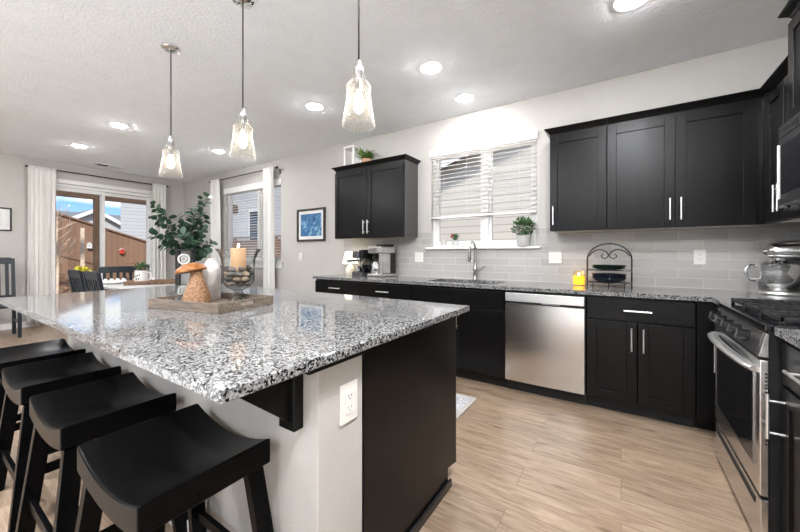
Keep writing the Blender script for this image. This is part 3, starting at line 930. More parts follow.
# faucet
t = thing('kitchen_faucet', 'tall gooseneck steel faucet with side lever behind the sink', 'faucet', (-1.325, 3.505, 0.914))
MB().lathe([(0, 0), (0.029, 0), (0.029, 0.006), (0.024, 0.012), (0.022, 0.09), (0.026, 0.095), (0.026, 0.125), (0.018, 0.14), (0.015, 0.19), (0, 0.19)], 24).build('faucet_body', M['faucet'], t)
pts = [(0, 0, 0.18)]
pts += [(0, 0, 0.30)]
for i in range(0, 11):
    a = PI * i / 10
    pts.append((0, -0.085 + 0.085 * math.cos(a), 0.325 + 0.085 * math.sin(a)))
pts.append((0, -0.170, 0.30))
MB().tube(pts, 0.0125, 14).build('spout', M['faucet'], t)
MB().lathe([(0, -0.10), (0.019, -0.10), (0.021, -0.09), (0.016, 0.0), (0.0, 0.0)], 20, c=(0, -0.170, 0.30)).build('spray_head', M['faucet'], t)
MB().cyl((0.02, 0, 0.11), (0.05, 0, 0.112), 0.012, n=14).tube([(0.045, 0, 0.112), (0.075, -0.005, 0.125), (0.115, -0.012, 0.150)], [0.009, 0.007, 0.005], 10).build('lever', M['faucet'], t)

# ------------------------------------------------------------------ dishwasher
t = thing('dishwasher', 'stainless steel dishwasher with pocket handle between sink and drawers', 'dishwasher', (-0.847, YC, 0))
MB().box(0.002, 0.616, 0, 0.56, 0.10, 0.875).build('tub', M['gap'], t)
mb = MB().grid(lambda u, v: (0.006 + 0.604 * u, -0.030 - 0.008 * math.sin(PI * u) * 0.5, 0.108 + 0.662 * v), 24, 2)
mb.box(0.006, 0.610, -0.029, -0.001, 0.108, 0.770)
mb.build('door', M['steel'], t)
MB().box(0.006, 0.610, -0.036, -0.001, 0.790, 0.862).build('control_strip', M['nickel'], t, bevel=0.003)
MB().box(0.006, 0.610, -0.014, -0.001, 0.770, 0.790).build('handle', M['gap'], t)
MB().box(0.30, 0.44, -0.037, -0.020, 0.778, 0.7905).build('handle_lip', M['steeld'], t, bevel=0.002)
MB().box(0.002, 0.616, 0.055, 0.07, 0, 0.099).build('toe_panel', M['gap'], t)

# ------------------------------------------------------------------ range
t = thing('gas_range', 'stainless slide-in gas range with black grates and bowed oven handle', 'range', (0.505, 2.645, 0), -PI / 2)
W = 0.757
MB().box(0.003, W, -0.021, 0.615, 0.05, 0.895).build('body', M['black'], t)
MB().box(0.02, W - 0.02, 0.04, 0.58, 0, 0.049).build('plinth', M['gap'], t)
d = MB().box(0.003, W, -0.046, -0.0215, 0.035, 0.228).build('storage_drawer', M['steel'], t, bevel=0.003)
MB().box(0.06, W - 0.06, -0.049, -0.044, 0.178, 0.205).build('handle', M['gap'], d, bevel=0.002)
d = MB().box(0.003, W, -0.048, -0.0215, 0.243, 0.778).build('oven_door', M['steel'], t, bevel=0.004)
MB().box(0.055, W - 0.075, -0.0505, -0.046, 0.345, 0.735).build('oven_window', M['blackgloss'], d, bevel=0.002)
MB().prism([(0.045, 0.335), (W - 0.065, 0.335), (W - 0.065, 0.745), (0.045, 0.745), (0.045, 0.735), (W - 0.075, 0.735), (W - 0.075, 0.345), (0.055, 0.345), (0.055, 0.735), (0.045, 0.735)], 'y', -0.052, -0.047).build('window_trim', M['steeld'], d)
pts = []
for i in range(17):
    u = i / 16
    pts.append((0.025 + (W - 0.05) * u, -0.050 - 0.044 * (math.sin(PI * u) ** 0.6 if 0 < u < 1 else 0), 0.735 + 0.012 * math.sin(PI * u)))
MB().tube(pts, 0.024, 16, flat=(1.0, 0.55)).build('handle', M['nickel'], d)
mb = MB()
for i in range(20):
    mb.cyl((W - 0.0005, -0.030, 0.45 + i * 0.0145), (W + 0.0012, -0.030, 0.45 + i * 0.0145), 0.0038, n=8)
mb.build('vent_holes', M['gap'], d)
panel_profile = [(-0.052, 0.790), (-0.022, 0.790), (-0.022, 0.884), (-0.030, 0.884)]
d = MB().prism(panel_profile, 'x', 0.022, W - 0.032).build('control_panel', M['steeld'], t)
MB().prism(panel_profile, 'x', 0.003, 0.0215).build('end_trim', M['steel'], d, bevel=0.002)
MB().prism(panel_profile, 'x', W - 0.0315, W).build('end_trim', M['steel'], d, bevel=0.002)
for i, fx in enumerate((0.06, 0.19, 0.32, 0.45, 0.58)):
    nrm = Vector((0, -0.974, 0.226))
    c = Vector((fx, -0.041, 0.838))
    mb = MB().cyl(c, c + nrm * 0.008, 0.028, n=20).cyl(c + nrm * 0.008, c + nrm * 0.038, 0.025, 0.022, n=20)
    k = mb.build('knob', M['knob'], d)
    MB().box(-0.003, 0.003, -0.004, 0.0, -0.018, 0.018, M=Matrix.Translation(c + nrm * 0.038) @ Matrix.Rotation(-0.23, 4, 'X')).build('pointer', M['steeld'], k)
MB().box(0.001, W + 0.001, -0.034, 0.618, 0.896, 0.919).build('cooktop', M['blackgloss'], t, bevel=0.004)
for gx0, gx1 in ((0.025, 0.255), (0.262, 0.492), (0.499, 0.730)):
    mb = MB()
    gy0, gy1, zt = 0.015, 0.59, 0.948
    b = 0.006
    mb.box(gx0, gx1, gy0, gy0 + 2 * b, zt - 0.016, zt).box(gx0, gx1, gy1 - 2 * b, gy1, zt - 0.016, zt)
    mb.box(gx0, gx0 + 2 * b, gy0, gy1, zt - 0.016, zt).box(gx1 - 2 * b, gx1, gy0, gy1, zt - 0.016, zt)
    gm = (gx0 + gx1) / 2
    mb.box(gx0, gx1, 0.296, 0.308, zt - 0.016, zt)
    for yy in (0.10, 0.21, 0.39, 0.50):
        mb.box(gx0, gx1, yy - b, yy + b, zt - 0.016, zt + 0.002)
    mb.box(gm - b, gm + b, gy0, gy1, zt - 0.016, zt + 0.002)
    for px in (gx0, gx1 - 0.014):
        for py in (gy0, 0.295, gy1 - 0.014):
            mb.box(px, px + 0.014, py, py + 0.014, 0.9195, zt - 0.016)
    mb.build('grate', M['iron'], t, bevel=0.002)
for bx, by, br in ((0.14, 0.155, 0.042), (0.14, 0.445, 0.036), (0.377, 0.30, 0.046), (0.614, 0.155, 0.046), (0.614, 0.445, 0.034)):
    MB().lathe([(0, 0), (br, 0), (br, 0.006), (br * 0.8, 0.011), (br * 0.8, 0.017), (0, 0.019)], 24, c=(bx, by, 0.9192)).build('burner', M['iron'], t)

# ------------------------------------------------------------------ microwave
t = thing('microwave', 'over-the-range microwave with steel frame under the tall cabinet', 'microwave', (0.755, 2.641, 1.455), -PI / 2)
MB().box(0.002, W - 0.002, 0, 0.385, 0, 0.42).build('body', M['steeld'], t, bevel=0.003)
d = MB().box(0.002, 0.60, -0.045, -0.001, 0.0, 0.355).build('door', M['steeld'], t, bevel=0.004)
MB().box(0.035, 0.53, -0.0475, -0.043, 0.055, 0.315).build('door_window', M['blackgloss'], d, bevel=0.002)
MB().cyl((0.008, -0.047, 0.035), (0.008, -0.047, 0.325), 0.0055, n=10).build('edge_trim', M['nickel'], d)
MB().cyl((0.565, -0.085, 0.05), (0.565, -0.085, 0.31), 0.010, n=12).cyl((0.565, -0.085, 0.07), (0.565, -0.044, 0.07), 0.007).cyl((0.565, -0.085, 0.29), (0.565, -0.044, 0.29), 0.007).build('handle', M['nickel'], d)
MB().box(0.603, W - 0.002, -0.045, -0.001, 0.0, 0.355).build('control_panel', M['blackgloss'], t, bevel=0.003)
MB().box(0.002, W - 0.002, -0.045, -0.001, 0.358, 0.42).build('vent_grille', M['steeld'], t, bevel=0.003)
mb = MB()
for i in range(24):
    mb.box(0.03 + i * 0.029, 0.05 + i * 0.029, -0.0465, -0.044, 0.375, 0.400)
mb.build('vent_slots', M['gap'], t)
MB().box(0.05, 0.35, 0.03, 0.20, -0.004, -0.0005).box(0.40, 0.70, 0.03, 0.20, -0.004, -0.0005).build('filter', M['lightgrey'], t)

# ------------------------------------------------------------------ island
IX0, IX1, IY0, IY1 = -3.345, -0.690, 0.375, 1.740
o = MB().box(IX0, IX1, IY0, IY1, 0.884, 0.914).build('island_worktop', M['granite'], bevel=0.0035, seg=3)
tag(o, 'big speckled granite slab topping the kitchen island', 'worktop')
iw = 0.83
for i in range(3):
    rx = -0.765 - i * iw
    lb = ['black island cabinet with the plain end panel facing the range', 'black cabinet in the middle of the island, doors toward the sink', 'black island cabinet at the dining end, doors toward the sink'][i]
    t = thing('island_cabinet', lb, 'cabinet', (rx, 1.640, 0), PI, 'cabinets of the island')
    # local +x runs to world -x; local y 0 is the face toward the sink, +y toward the stools
    MB().box(0.001, iw - 0.001, 0, 0.735, 0.10, 0.883).build('carcass', M['cab'], t)
    MB().box(0.001, iw - 0.001, 0.075, 0.72, 0, 0.0995).build('toe_kick', M['gap'], t)
    for k in range(2):
        dr = MB().box(0.003 + k * iw / 2, (k + 1) * iw / 2 - 0.003, -0.019, -0.0005, 0.705, 0.862).build('drawer', M['cab'], t, bevel=0.003)
        bar_handle(dr, (k + 0.5) * iw / 2, -0.019, 0.784, 0.165, False)
        dd = shaker(iw / 2 - 0.006, 0.585).build('door', M['cab'], t, loc=(k * iw / 2 + 0.003, -0.0005, 0.108), bevel=0.0015)
        bar_handle(dd, iw / 2 - 0.04 if k == 0 else 0.032, -0.019, 0.47, 0.168, True)
    if i == 0:
        prof = [(0.742, 0.0), (0.070, 0.0), (0.070, 0.103), (-0.030, 0.075), (-0.030, 0.8525), (0.736, 0.8525), (0.742, 0.8525)]
        prof = [(0.7405, 0.0), (0.070, 0.0), (0.070, 0.100), (-0.032, 0.080), (-0.032, 0.883), (0.7405, 0.883)]
        MB().prism(prof, 'x', -0.025, -0.0005).build('end_panel', M['cab'], t, bevel=0.001)
        MB().box(-0.040, -0.0255, 0.050, 0.7405, 0.0, 0.042).build('shoe_moulding', M['black'], t, bevel=0.006)

def corbel(x, label):
    t = thing('counter_bracket', label, 'bracket', (x, 0.6915, 0.853), 0, 'black brackets under the island overhang')
    MB().box(-0.035, 0.035, -0.036, 0.0, -0.185, 0.0).build('back_plate', M['cab'], t, bevel=0.002)
    MB().box(-0.035, 0.035, -0.225, -0.042, 0.0005, 0.030).build('top_arm', M['cab'], t, bevel=0.002)
    MB().prism([(-0.036, -0.160), (-0.036, -0.0005), (-0.215, -0.0005), (-0.215, -0.012)], 'x', -0.014, 0.014).build('web', M['cab'], t)
    return t
corbel(-0.842, 'black triangular bracket under the granite beside the wall outlet')
corbel(-1.68, 'black triangular bracket hidden behind the second stool')
corbel(-2.46, 'black triangular bracket behind the third stool')
corbel(-3.18, 'black triangular bracket at the dining end of the island')

def plate_outlet(label, cat, loc, rotz, w, h, kind, group=None):
    """wall plate; local y=0 is the wall face, plate stands toward -y"""
    t = thing('wall_outlet' if 'outlet' in cat else 'light_switch', label, cat, loc, rotz, group)
    MB().box(-w / 2, w / 2, -0.006, 0, -h / 2, h / 2).build('cover_plate', M['plate'], t, bevel=0.003)
    n = len(kind)
    for i, k in enumerate(kind):
        cx = (i - (n - 1) / 2) * 0.046
        if k == 'o':
            MB().box(cx - 0.017, cx + 0.017, -0.009, -0.0062, -0.035, 0.035).build('socket', M['plate'], t, bevel=0.002)
            mb = MB()
            for zz in (-0.019, 0.019):
                mb.box(cx - 0.008, cx - 0.006, -0.0094, -0.0088, zz, zz + 0.009).box(cx + 0.006, cx + 0.008, -0.0094, -0.0088, zz, zz + 0.008)
                mb.cyl((cx, -0.0094, zz - 0.006), (cx, -0.0088, zz - 0.006), 0.0026, n=10)
            mb.build('slots', M['gap'], t)
        else:
            MB().hexa([(cx - 0.016, -0.0064, -0.033), (cx + 0.016, -0.0064, -0.033), (cx + 0.016, -0.0064, 0.033), (cx - 0.016, -0.0064, 0.033)],
                      [(cx - 0.015, -0.009, -0.032), (cx + 0.015, -0.009, -0.032), (cx + 0.015, -0.0125, 0.032), (cx - 0.015, -0.0125, 0.032)]).build('rocker', M['plate'], t)
    return t
plate_outlet('white double outlet on the end of the island half wall', 'outlet', (-0.7445, 0.822, 0.714), PI / 2, 0.082, 0.128, 'o')
plate_outlet('white double outlet on the tile right of the plate rack', 'outlet', (0.527, YW - 0.0095, 1.171), 0, 0.075, 0.118, 'o')
plate_outlet('white two-gang switch plate on the tile between window and candle', 'switch', (-0.535, YW - 0.0095, 1.163), 0, 0.118, 0.118, 'so')
plate_outlet('white two-gang wall plate on the tile beside the coffee maker', 'outlet', (-2.07, YW - 0.0095, 1.155), 0, 0.118, 0.118, 'oo')
plate_outlet('small white switch on the wall below the blue picture', 'switch', (-4.235, YW - 0.0005, 1.155), 0, 0.072, 0.115, 's')

# ------------------------------------------------------------------ stools
def stool(x, label):
    t = thing('bar_stool', label, 'stool', (x, 0.4815, 0), 0, 'black saddle stools along the island')
    hw, hd = 0.225, 0.174
    def top(u, v):
        xx = -hw + 2 * hw * u
        return xx, -hd + 2 * hd * v
    n = 18
    mb = MB()
    tops, bots = [], []
    def zt(xx): return 0.580 + 0.043 * abs(xx / hw) ** 2.0
    def zb(xx): return 0.515 + 0.030 * abs(xx / hw) ** 2.0
    rows = []
    for i in range(n + 1):
        xx = -hw + 2 * hw * i / n
        z1, z0 = zt(xx), zb(xx)
        rows.append([mb.bm.verts.new(p) for p in ((xx, -hd, z0), (xx, -hd, z1 - 0.003), (xx, -hd + 0.012, z1), (xx, hd - 0.012, z1), (xx, hd, z1 - 0.003), (xx, hd, z0))])
    for a, b in zip(rows[:-1], rows[1:]):
        for k in range(6):
            mb._face([a[k], a[(k + 1) % 6], b[(k + 1) % 6], b[k]], True)
    mb._face(rows[0]); mb._face(rows[-1][::-1])
    mb.build('seat', M['stool'], t, bevel=0.005, seg=3)
    tx, ty, bx, by = 0.190, 0.135, 0.250, 0.190
    for sx in (-1, 1):
        for sy in (-1, 1):
            a, b = 0.016, 0.026
            zt_ = 0.5345
            MB().hexa([(sx * bx - a, sy * by - b, 0), (sx * bx + a, sy * by - b, 0), (sx * bx + a, sy * by + b, 0), (sx * bx - a, sy * by + b, 0)],
                      [(sx * tx - a, sy * ty - b, zt_), (sx * tx + a, sy * ty - b, zt_), (sx * tx + a, sy * ty + b, zt_), (sx * tx - a, sy * ty + b, zt_)]).build('leg', M['stool'], t, bevel=0.002)
    def at(z): 
        f = z / 0.5345
        return bx + (tx - bx) * f, by + (ty - by) * f
    for z, ax in ((0.20, 'x'), (0.31, 'y')):
        ex, ey = at(z)
        for s in (-1, 1):
            if ax == 'x':
                MB().box(-ex + 0.012, ex - 0.012, s * ey - 0.009, s * ey + 0.009, z - 0.018, z + 0.018).build('stretcher', M['stool'], t, bevel=0.002)
            else:
                MB().box(s * ex - 0.009, s * ex + 0.009, -ey + 0.02, ey - 0.02, z - 0.018, z + 0.018).build('stretcher', M['stool'], t, bevel=0.002)
    return t
s0 = stool(-1.141, 'black saddle-seat bar stool nearest the island end with the outlet')
for x, lb in ((-1.768, 'second black saddle-seat stool from the island end with the outlet'),
              (-2.375, 'third black saddle-seat stool from the island end with the outlet'),
              (-2.945, 'black saddle-seat stool farthest along the island, nearest the dining chairs')):
    dup(s0, (x, 0.4815, 0), label=lb)

# ------------------------------------------------------------------ decor on the island
TA = R(11)
TC = Vector((-1.858, 0.968, 0.9145))
t = thing('serving_tray', 'rectangular weathered wood tray with cut-out handles on the island', 'tray', TC, TA)
tw, td, th = 0.255, 0.178, 0.048
MB().box(-tw + 0.012, tw - 0.012, -td + 0.012, td - 0.012, 0.0, 0.012).build('tray_base', M['traywood'], t)
MB().box(-tw, tw, -td, -td + 0.012, 0, th).build('side_board', M['traywood'], t, bevel=0.0015)
MB().box(-tw, tw, td - 0.012, td, 0, th).build('side_board', M['traywood'], t, bevel=0.0015)
for sx in (-1, 1):
    mb = MB()
    a, b = sorted((sx * tw, sx * (tw - 0.012)))
    y0_, y1_ = -td + 0.012, td - 0.012
    mb.box(a, b, y0_, -0.045, 0, th).box(a, b, 0.045, y1_, 0, th).box(a, b, -0.045, 0.045, 0, 0.019).box(a, b, -0.045, 0.045, 0.038, th)
    mb.build('handle_board', M['traywood'], t, bevel=0.001)

def on_tray(u, v, z=0.0125):
    p = Matrix.Rotation(TA, 4, 'Z') @ Vector((u, v, z))
    return TC + p

p = on_tray(-0.098, -0.022)
t = thing('decorative_mushroom', 'brown wooden mushroom with tilted amber cap and carved stem', 'figurine', p)
MB().lathe([(0, 0), (0.070, 0), (0.073, 0.006), (0.069, 0.025), (0.056, 0.07), (0.040, 0.115), (0.031, 0.150), (0.028, 0.178), (0, 0.182)], 28).build('stem', M['mushstem'], t)
mt = Matrix.Rotation(0.10, 4, 'Y')
mt = Matrix.Rotation(R(33), 4, 'Z') @ Matrix.Rotation(-0.20, 4, 'Y')
MB().lathe([(0, -0.002), (0.030, -0.004), (0.075, -0.018), (0.086, -0.016), (0.088, -0.010), (0.078, 0.006), (0.052, 0.022), (0.025, 0.030), (0, 0.032)], 32, c=(-0.028, -0.018, 0.188), M=mt, sx=0.92, sy=0.80).build('cap', M['mushcap'], t)

p = on_tray(-0.148, 0.105)
o = MB().lathe([(0, 0), (0.047, 0), (0.050, 0.004), (0.052, 0.165), (0.050, 0.185), (0.040, 0.208), (0.026, 0.224), (0.023, 0.230), (0.023, 0.240), (0.019, 0.242), (0.017, 0.232), (0.0, 0.230)], 32).build('ceramic_bottle', M['marble'], loc=p)
tag(o, 'white marbled ceramic bottle vase behind the wooden mushroom', 'vase')

# hurricane vase with pebbles and candle
p = on_tray(0.070, 0.105)
VZ = p.z
t = thing('hurricane_vase', 'flared clear glass candle vase on a stubby foot, filled with pebbles', 'vase', p)
MB().lathe([(0.0, 0.0), (0.048, 0.0), (0.050, 0.006), (0.032, 0.018), (0.020, 0.030), (0.030, 0.044), (0.020, 0.057), (0.026, 0.0665), (0.0, 0.0665)], 32).build('glass_foot', M['footglass'], t)
outer = [(0.0, 0.067), (0.030, 0.068), (0.062, 0.082), (0.080, 0.105), (0.085, 0.14), (0.085, 0.20), (0.090, 0.245), (0.104, 0.278), (0.119, 0.296)]
inner = [(0.116, 0.297), (0.100, 0.280), (0.086, 0.246), (0.081, 0.20), (0.081, 0.14), (0.076, 0.107), (0.058, 0.086), (0.0, 0.074)]
MB().lathe(outer + inner, 40).build('glass_bowl', M['clear'], t)
o = MB().lathe([(0, 0), (0.039, 0), (0.041, 0.003), (0.041, 0.148), (0.037, 0.152), (0.012, 0.147), (0, 0.146)], 28).build('pillar_candle', M['wax'], loc=(p.x, p.y, VZ + 0.150))
tag(o, 'peach pillar candle burning inside the pebble-filled glass vase', 'candle')
MB().cyl((0, 0, 0.146), (0, 0, 0.156), 0.0012, n=6).build('wick', M['black'], o)
MB().lathe([(0, 0.154), (0.0035, 0.158), (0.0045, 0.164), (0.0025, 0.172), (0, 0.178)], 12).build('flame', M['flame'], o)
rnd = random.Random(3)
# two layers below the candle, then a ring around it
spots = []
for z, rr, n in ((0.098, 0.0, 1), (0.102, 0.042, 7), (0.131, 0.057, 9), (0.131, 0.020, 3), (0.161, 0.0615, 10), (0.187, 0.0625, 9)):
    for k in range(n):
        a = 2 * PI * (k + rnd.random() * 0.35) / n + z * 31
        spots.append((rr * math.cos(a), rr * math.sin(a), z + rnd.uniform(-0.003, 0.003), a))
meshes = []
for k in range(4):
    mb = MB().ell((0, 0, 0), (0.0225, 0.0170, 0.0135), 14, 8)
    for vtx in mb.bm.verts:
        vtx.co *= 1 + 0.12 * math.sin(vtx.co.x * 160 + k * 2) * math.cos(vtx.co.y * 140 + k)
    meshes.append(mb)
pebs = []
names = ['tan', 'dark', 'grey', 'cream']
for i, (x, y, z, a) in enumerate(spots):
    k = rnd.choice([0, 1, 1, 2, 2, 3])
    if k not in [q[0] for q in pebs]:
        o = meshes[k].build('pebble', M['pebble'][k])
        pebs.append((k, o))
    else:
        src = [q[1] for q in pebs if q[0] == k][0]
        o = src.copy(); C.objects.link(o)
    o.location = (p.x + x, p.y + y, VZ + z)
    o.rotation_euler = (rnd.uniform(-0.4, 0.4), rnd.uniform(-0.3, 0.3), a + PI / 2 + rnd.uniform(-0.4, 0.4))
    tag(o, 'smooth %s river pebble heaped around the candle inside the glass vase' % names[k], 'pebble', '%s pebbles in the glass vase' % names[k])

# ------------------------------------------------------------------ on the sink-wall worktop
ZW = 0.9145
# table lamp
t = thing('table_lamp', 'small cream table lamp lit beside the espresso machine', 'lamp', (-3.035, 3.395, ZW))
MB().lathe([(0, 0), (0.055, 0), (0.058, 0.010), (0.066, 0.045), (0.062, 0.080), (0.040, 0.115), (0.018, 0.135), (0.012, 0.160), (0, 0.162)], 28).build('lamp_base', M['lamp_base'], t)
MB().cyl((0, 0, 0.15), (0, 0, 0.215), 0.007, n=10).lathe([(0, 0.200), (0.014, 0.205), (0.020, 0.225), (0.014, 0.245), (0, 0.250)], 14).build('bulb', M['shade'], t)
MB().lathe([(0.105, 0.150), (0.066, 0.315), (0.064, 0.315), (0.103, 0.150), (0.105, 0.150)], 32).build('lamp_shade', M['shade'], t)

# espresso machine
t = thing('espresso_machine', 'compact steel and black espresso machine with portafilter handle', 'coffee machine', (-2.79, 3.36, ZW), R(-14))
MB().box(-0.105, 0.105, -0.10, 0.13, 0, 0.045).build('drip_base', M['steeld'], t, bevel=0.006)
MB().box(-0.10, 0.10, -0.095, 0.03, 0.0455, 0.050).build('drip_grate', M['black'], t)
MB().box(-0.105, 0.105, 0.035, 0.13, 0.0455, 0.225).build('column', M['black'], t, bevel=0.005)
MB().box(-0.108, 0.030, -0.095, 0.13, 0.2255, 0.315).build('head', M['steeld'], t, bevel=0.010)
MB().box(0.034, 0.110, -0.085, 0.13, 0.2255, 0.335).build('bean_hopper', M['black'], t, bevel=0.010)
MB().lathe([(0, 0.182), (0.033, 0.182), (0.035, 0.205), (0.035, 0.2255), (0, 0.2255)], 20, c=(-0.04, -0.035, 0)).build('group_head', M['chrome'], t)
MB().cyl((-0.04, -0.07, 0.195), (-0.085, -0.185, 0.190), 0.013, 0.016, 12).build('portafilter_handle', M['black'], t)
MB().lathe([(0, 0.0505), (0.030, 0.0505), (0.038, 0.070), (0.034, 0.115), (0.036, 0.125), (0.033, 0.125), (0, 0.060)], 18, c=(-0.035, -0.035, 0)).build('milk_jug', M['chrome'], t)
MB().cyl((0.07, -0.05, 0.2255), (0.075, -0.075, 0.095), 0.006, n=8).build('steam_wand', M['chrome'], t)
MB().box(0.045, 0.10, -0.06, 0.03, 0.0505, 0.145).build('water_tank', M['blackgloss'], t, bevel=0.006)

# drip coffee maker
t = thing('coffee_maker', 'tall steel drip coffee maker with thermal carafe under the wall cabinet', 'coffee machine', (-2.515, 3.40, ZW), R(-8))
MB().box(-0.125, 0.125, -0.135, 0.135, 0, 0.035).build('base_plate', M['steel'], t, bevel=0.008)
MB().box(-0.120, 0.120, 0.035, 0.130, 0.0355, 0.285).build('column', M['black'], t, bevel=0.006)
mb = MB().box(0.060, 0.122, -0.120, 0.034, 0.0355, 0.285)
mb.build('water_tank', M['steel'], t, bevel=0.010)
MB().box(-0.124, 0.124, -0.130, 0.130, 0.2855, 0.375).build('brew_head', M['steel'], t, bevel=0.014)
MB().box(-0.095, 0.045, -0.1335, -0.129, 0.305, 0.350).build('control_panel', M['steeld'], t, bevel=0.004)
MB().box(-0.03, 0.105, -0.07, 0.11, 0.3755, 0.398).build('lid', M['black'], t, bevel=0.006)
MB().lathe([(0, 0.225), (0.055, 0.225), (0.065, 0.285), (0, 0.285)], 24, c=(-0.035, -0.045, 0)).build('brew_basket', M['black'], t)
c = MB().lathe([(0, 0.0365), (0.066, 0.0365), (0.072, 0.050), (0.072, 0.135), (0.058, 0.175), (0.050, 0.185), (0, 0.186)], 28, c=(-0.035, -0.052, 0)).build('carafe', M['chrome'], t)
MB().lathe([(0, 0.1865), (0.050, 0.1865), (0.048, 0.212), (0.0, 0.216)], 20, c=(-0.035, -0.052, 0)).build('carafe_lid', M['black'], c)
MB().tube([(-0.085, -0.09, 0.185), (-0.115, -0.115, 0.170), (-0.118, -0.118, 0.10), (-0.092, -0.098, 0.075)], 0.009, 10).build('carafe_handle', M['black'], c)

# jar candle
t = thing('jar_candle', 'lit yellow jar candle beside the black plate rack', 'candle', (-0.318, 3.42, ZW))
MB().lathe([(0, 0), (0.047, 0), (0.051, 0.005), (0.051, 0.095), (0.040, 0.112), (0.040, 0.128), (0.0385, 0.128), (0.0385, 0.113), (0.049, 0.095), (0.049, 0.007), (0, 0.004)], 28).build('jar', M['amber'], t)
MB().lathe([(0, 0.0075), (0.0482, 0.0075), (0.0482, 0.082), (0, 0.080)], 28).build('wax', M['yellowwax'], t)
MB().lathe([(0, 0.086), (0.005, 0.090), (0.006, 0.097), (0.003, 0.106), (0, 0.112)], 12).build('flame', M['flame'], t)

# plate rack
RX, RY = -0.088, 3.42
t = thing('plate_rack', 'arched black wire plate rack with scrolls against the tile', 'rack', (RX, RY, ZW))
hw = 0.163
arch = [(-hw, 0, 0.0), (-hw, 0, 0.235)]
for i in range(1, 16):
    a = PI - PI * i / 16
    arch.append((hw * math.cos(a), 0, 0.235 + 0.135 * math.sin(a)))
arch += [(hw, 0, 0.235), (hw, 0, 0.0)]
MB().tube(arch, 0.006, 10).build('arch', M['black'], t)
for sx in (-1, 1):
    pts = []
    for i in range(25):
        u = i / 24
        a = R(150) - u * R(150) if u < 0.5 else None
    pts = [(sx * 0.150, 0, 0.262), (sx * 0.120, 0, 0.300), (sx * 0.085, 0, 0.318), (sx * 0.050, 0, 0.318), (sx * 0.020, 0, 0.300), (sx * 0.003, 0, 0.272), (sx * 0.010, 0, 0.252), (sx * 0.030, 0, 0.240), (sx * 0.050, 0, 0.247), (sx * 0.057, 0, 0.265), (sx * 0.047, 0, 0.280), (sx * 0.038, 0, 0.272)]
    MB().tube(pts, 0.0045, 8).build('scroll', M['black'], t)
for z in (0.038, 0.143):
    mb = MB()
    mb.tube([(-hw, 0, z), (-hw, -0.085, z), (-hw + 0.02, -0.11, z), (hw - 0.02, -0.11, z), (hw, -0.085, z), (hw, 0, z)], 0.004, 8)
    mb.cyl((-hw, 0, z), (hw, 0, z), 0.004, n=8).cyl((-0.06, -0.11, z), (-0.06, 0, z), 0.003, n=6).cyl((0.06, -0.11, z), (0.06, 0, z), 0.003, n=6)
    mb.build('shelf_ring', M['black'], t)
mb = MB()
for x in (-hw + 0.05, 0.0, hw - 0.05):
    mb.cyl((x, -0.11, 0.0), (x, -0.11, 0.038), 0.0045, n=8)
mb.build('front_foot', M['black'], t)

def dish(name, z, r, h, m, label, group=None):
    o = MB().lathe([(0, 0), (r * 0.55, 0), (r * 0.62, 0.003), (r * 0.9, h * 0.55), (r, h), (r * 0.985, h), (r * 0.88, h * 0.62), (r * 0.6, 0.007), (0, 0.006)], 36, sy=0.80).build(name, m, loc=(RX, RY - 0.062, ZW + z))
    tag(o, label, 'plate', group)
    return o
for k in range(3):
    dish('plate', 0.148 + k * 0.011, 0.128, 0.018, M['green_plate'], ['dark green plate at the bottom of the upper rack stack', 'dark green plate in the middle of the upper rack stack', 'dark green plate on top of the upper rack stack'][k], 'green plates on the rack')
for k in range(3):
    dish('bowl', 0.043 + k * 0.015, 0.128, 0.040, M['blue_plate'], ['dark blue bowl at the bottom of the lower rack stack', 'dark blue bowl in the middle of the lower rack stack', 'dark blue bowl on top of the lower rack stack'][k], 'blue bowls on the rack')

# stand mixer, seen from its side, head toward the window
t = thing('stand_mixer', 'silver stand mixer with polished steel bowl in the counter corner', 'mixer', (0.99, 3.40, ZW), R(-6))
MB().lathe([(0, 0), (0.118, 0), (0.122, 0.008), (0.115, 0.020), (0.0, 0.024)], 32, c=(-0.055, 0, 0), sx=1.0, sy=0.86).build('foot', M['nickel'], t)
MB().box(-0.05, 0.125, -0.085, 0.085, 0.0, 0.022).build('base', M['nickel'], t, bevel=0.008)
MB().hexa([(0.060, -0.055, 0.0225), (0.124, -0.055, 0.0225), (0.124, 0.055, 0.0225), (0.060, 0.055, 0.0225)],
          [(0.056, -0.045, 0.255), (0.118, -0.045, 0.255), (0.118, 0.045, 0.255), (0.062, 0.045, 0.255)]).build('pedestal', M['steeld'], t, bevel=0.014, seg=3)
hd_ = []
mb = MB()
prof = [(-0.128, 0.030), (-0.122, 0.044), (-0.095, 0.056), (-0.05, 0.064), (0.02, 0.068), (0.06, 0.066), (0.10, 0.056), (0.124, 0.034), (0.128, 0.012)]
mb.tube([(x, 0, 0.302 + 0.004 * math.sin((x + 0.13) * 9)) for x, r in prof], [r for x, r in prof], 26, flat=(0.92, 1.0))
hd_ = mb.build('motor_head', M['steel'], t)
MB().tube([(-0.130, 0, 0.300), (-0.150, 0, 0.300)], [0.028, 0.020], 20).build('hub_cap', M['chrome'], t)
MB().lathe([(0, 0.215), (0.040, 0.215), (0.044, 0.220), (0.044, 0.250), (0, 0.250)], 24, c=(-0.075, 0, 0)).build('planetary', M['chrome'], t)
MB().tube([(-0.125, -0.022, 0.268), (-0.03, -0.062, 0.268), (0.07, -0.066, 0.268), (0.12, -0.03, 0.268)], 0.006, 8, flat=(1, 2.0)).build('trim_band', M['chrome'], t)
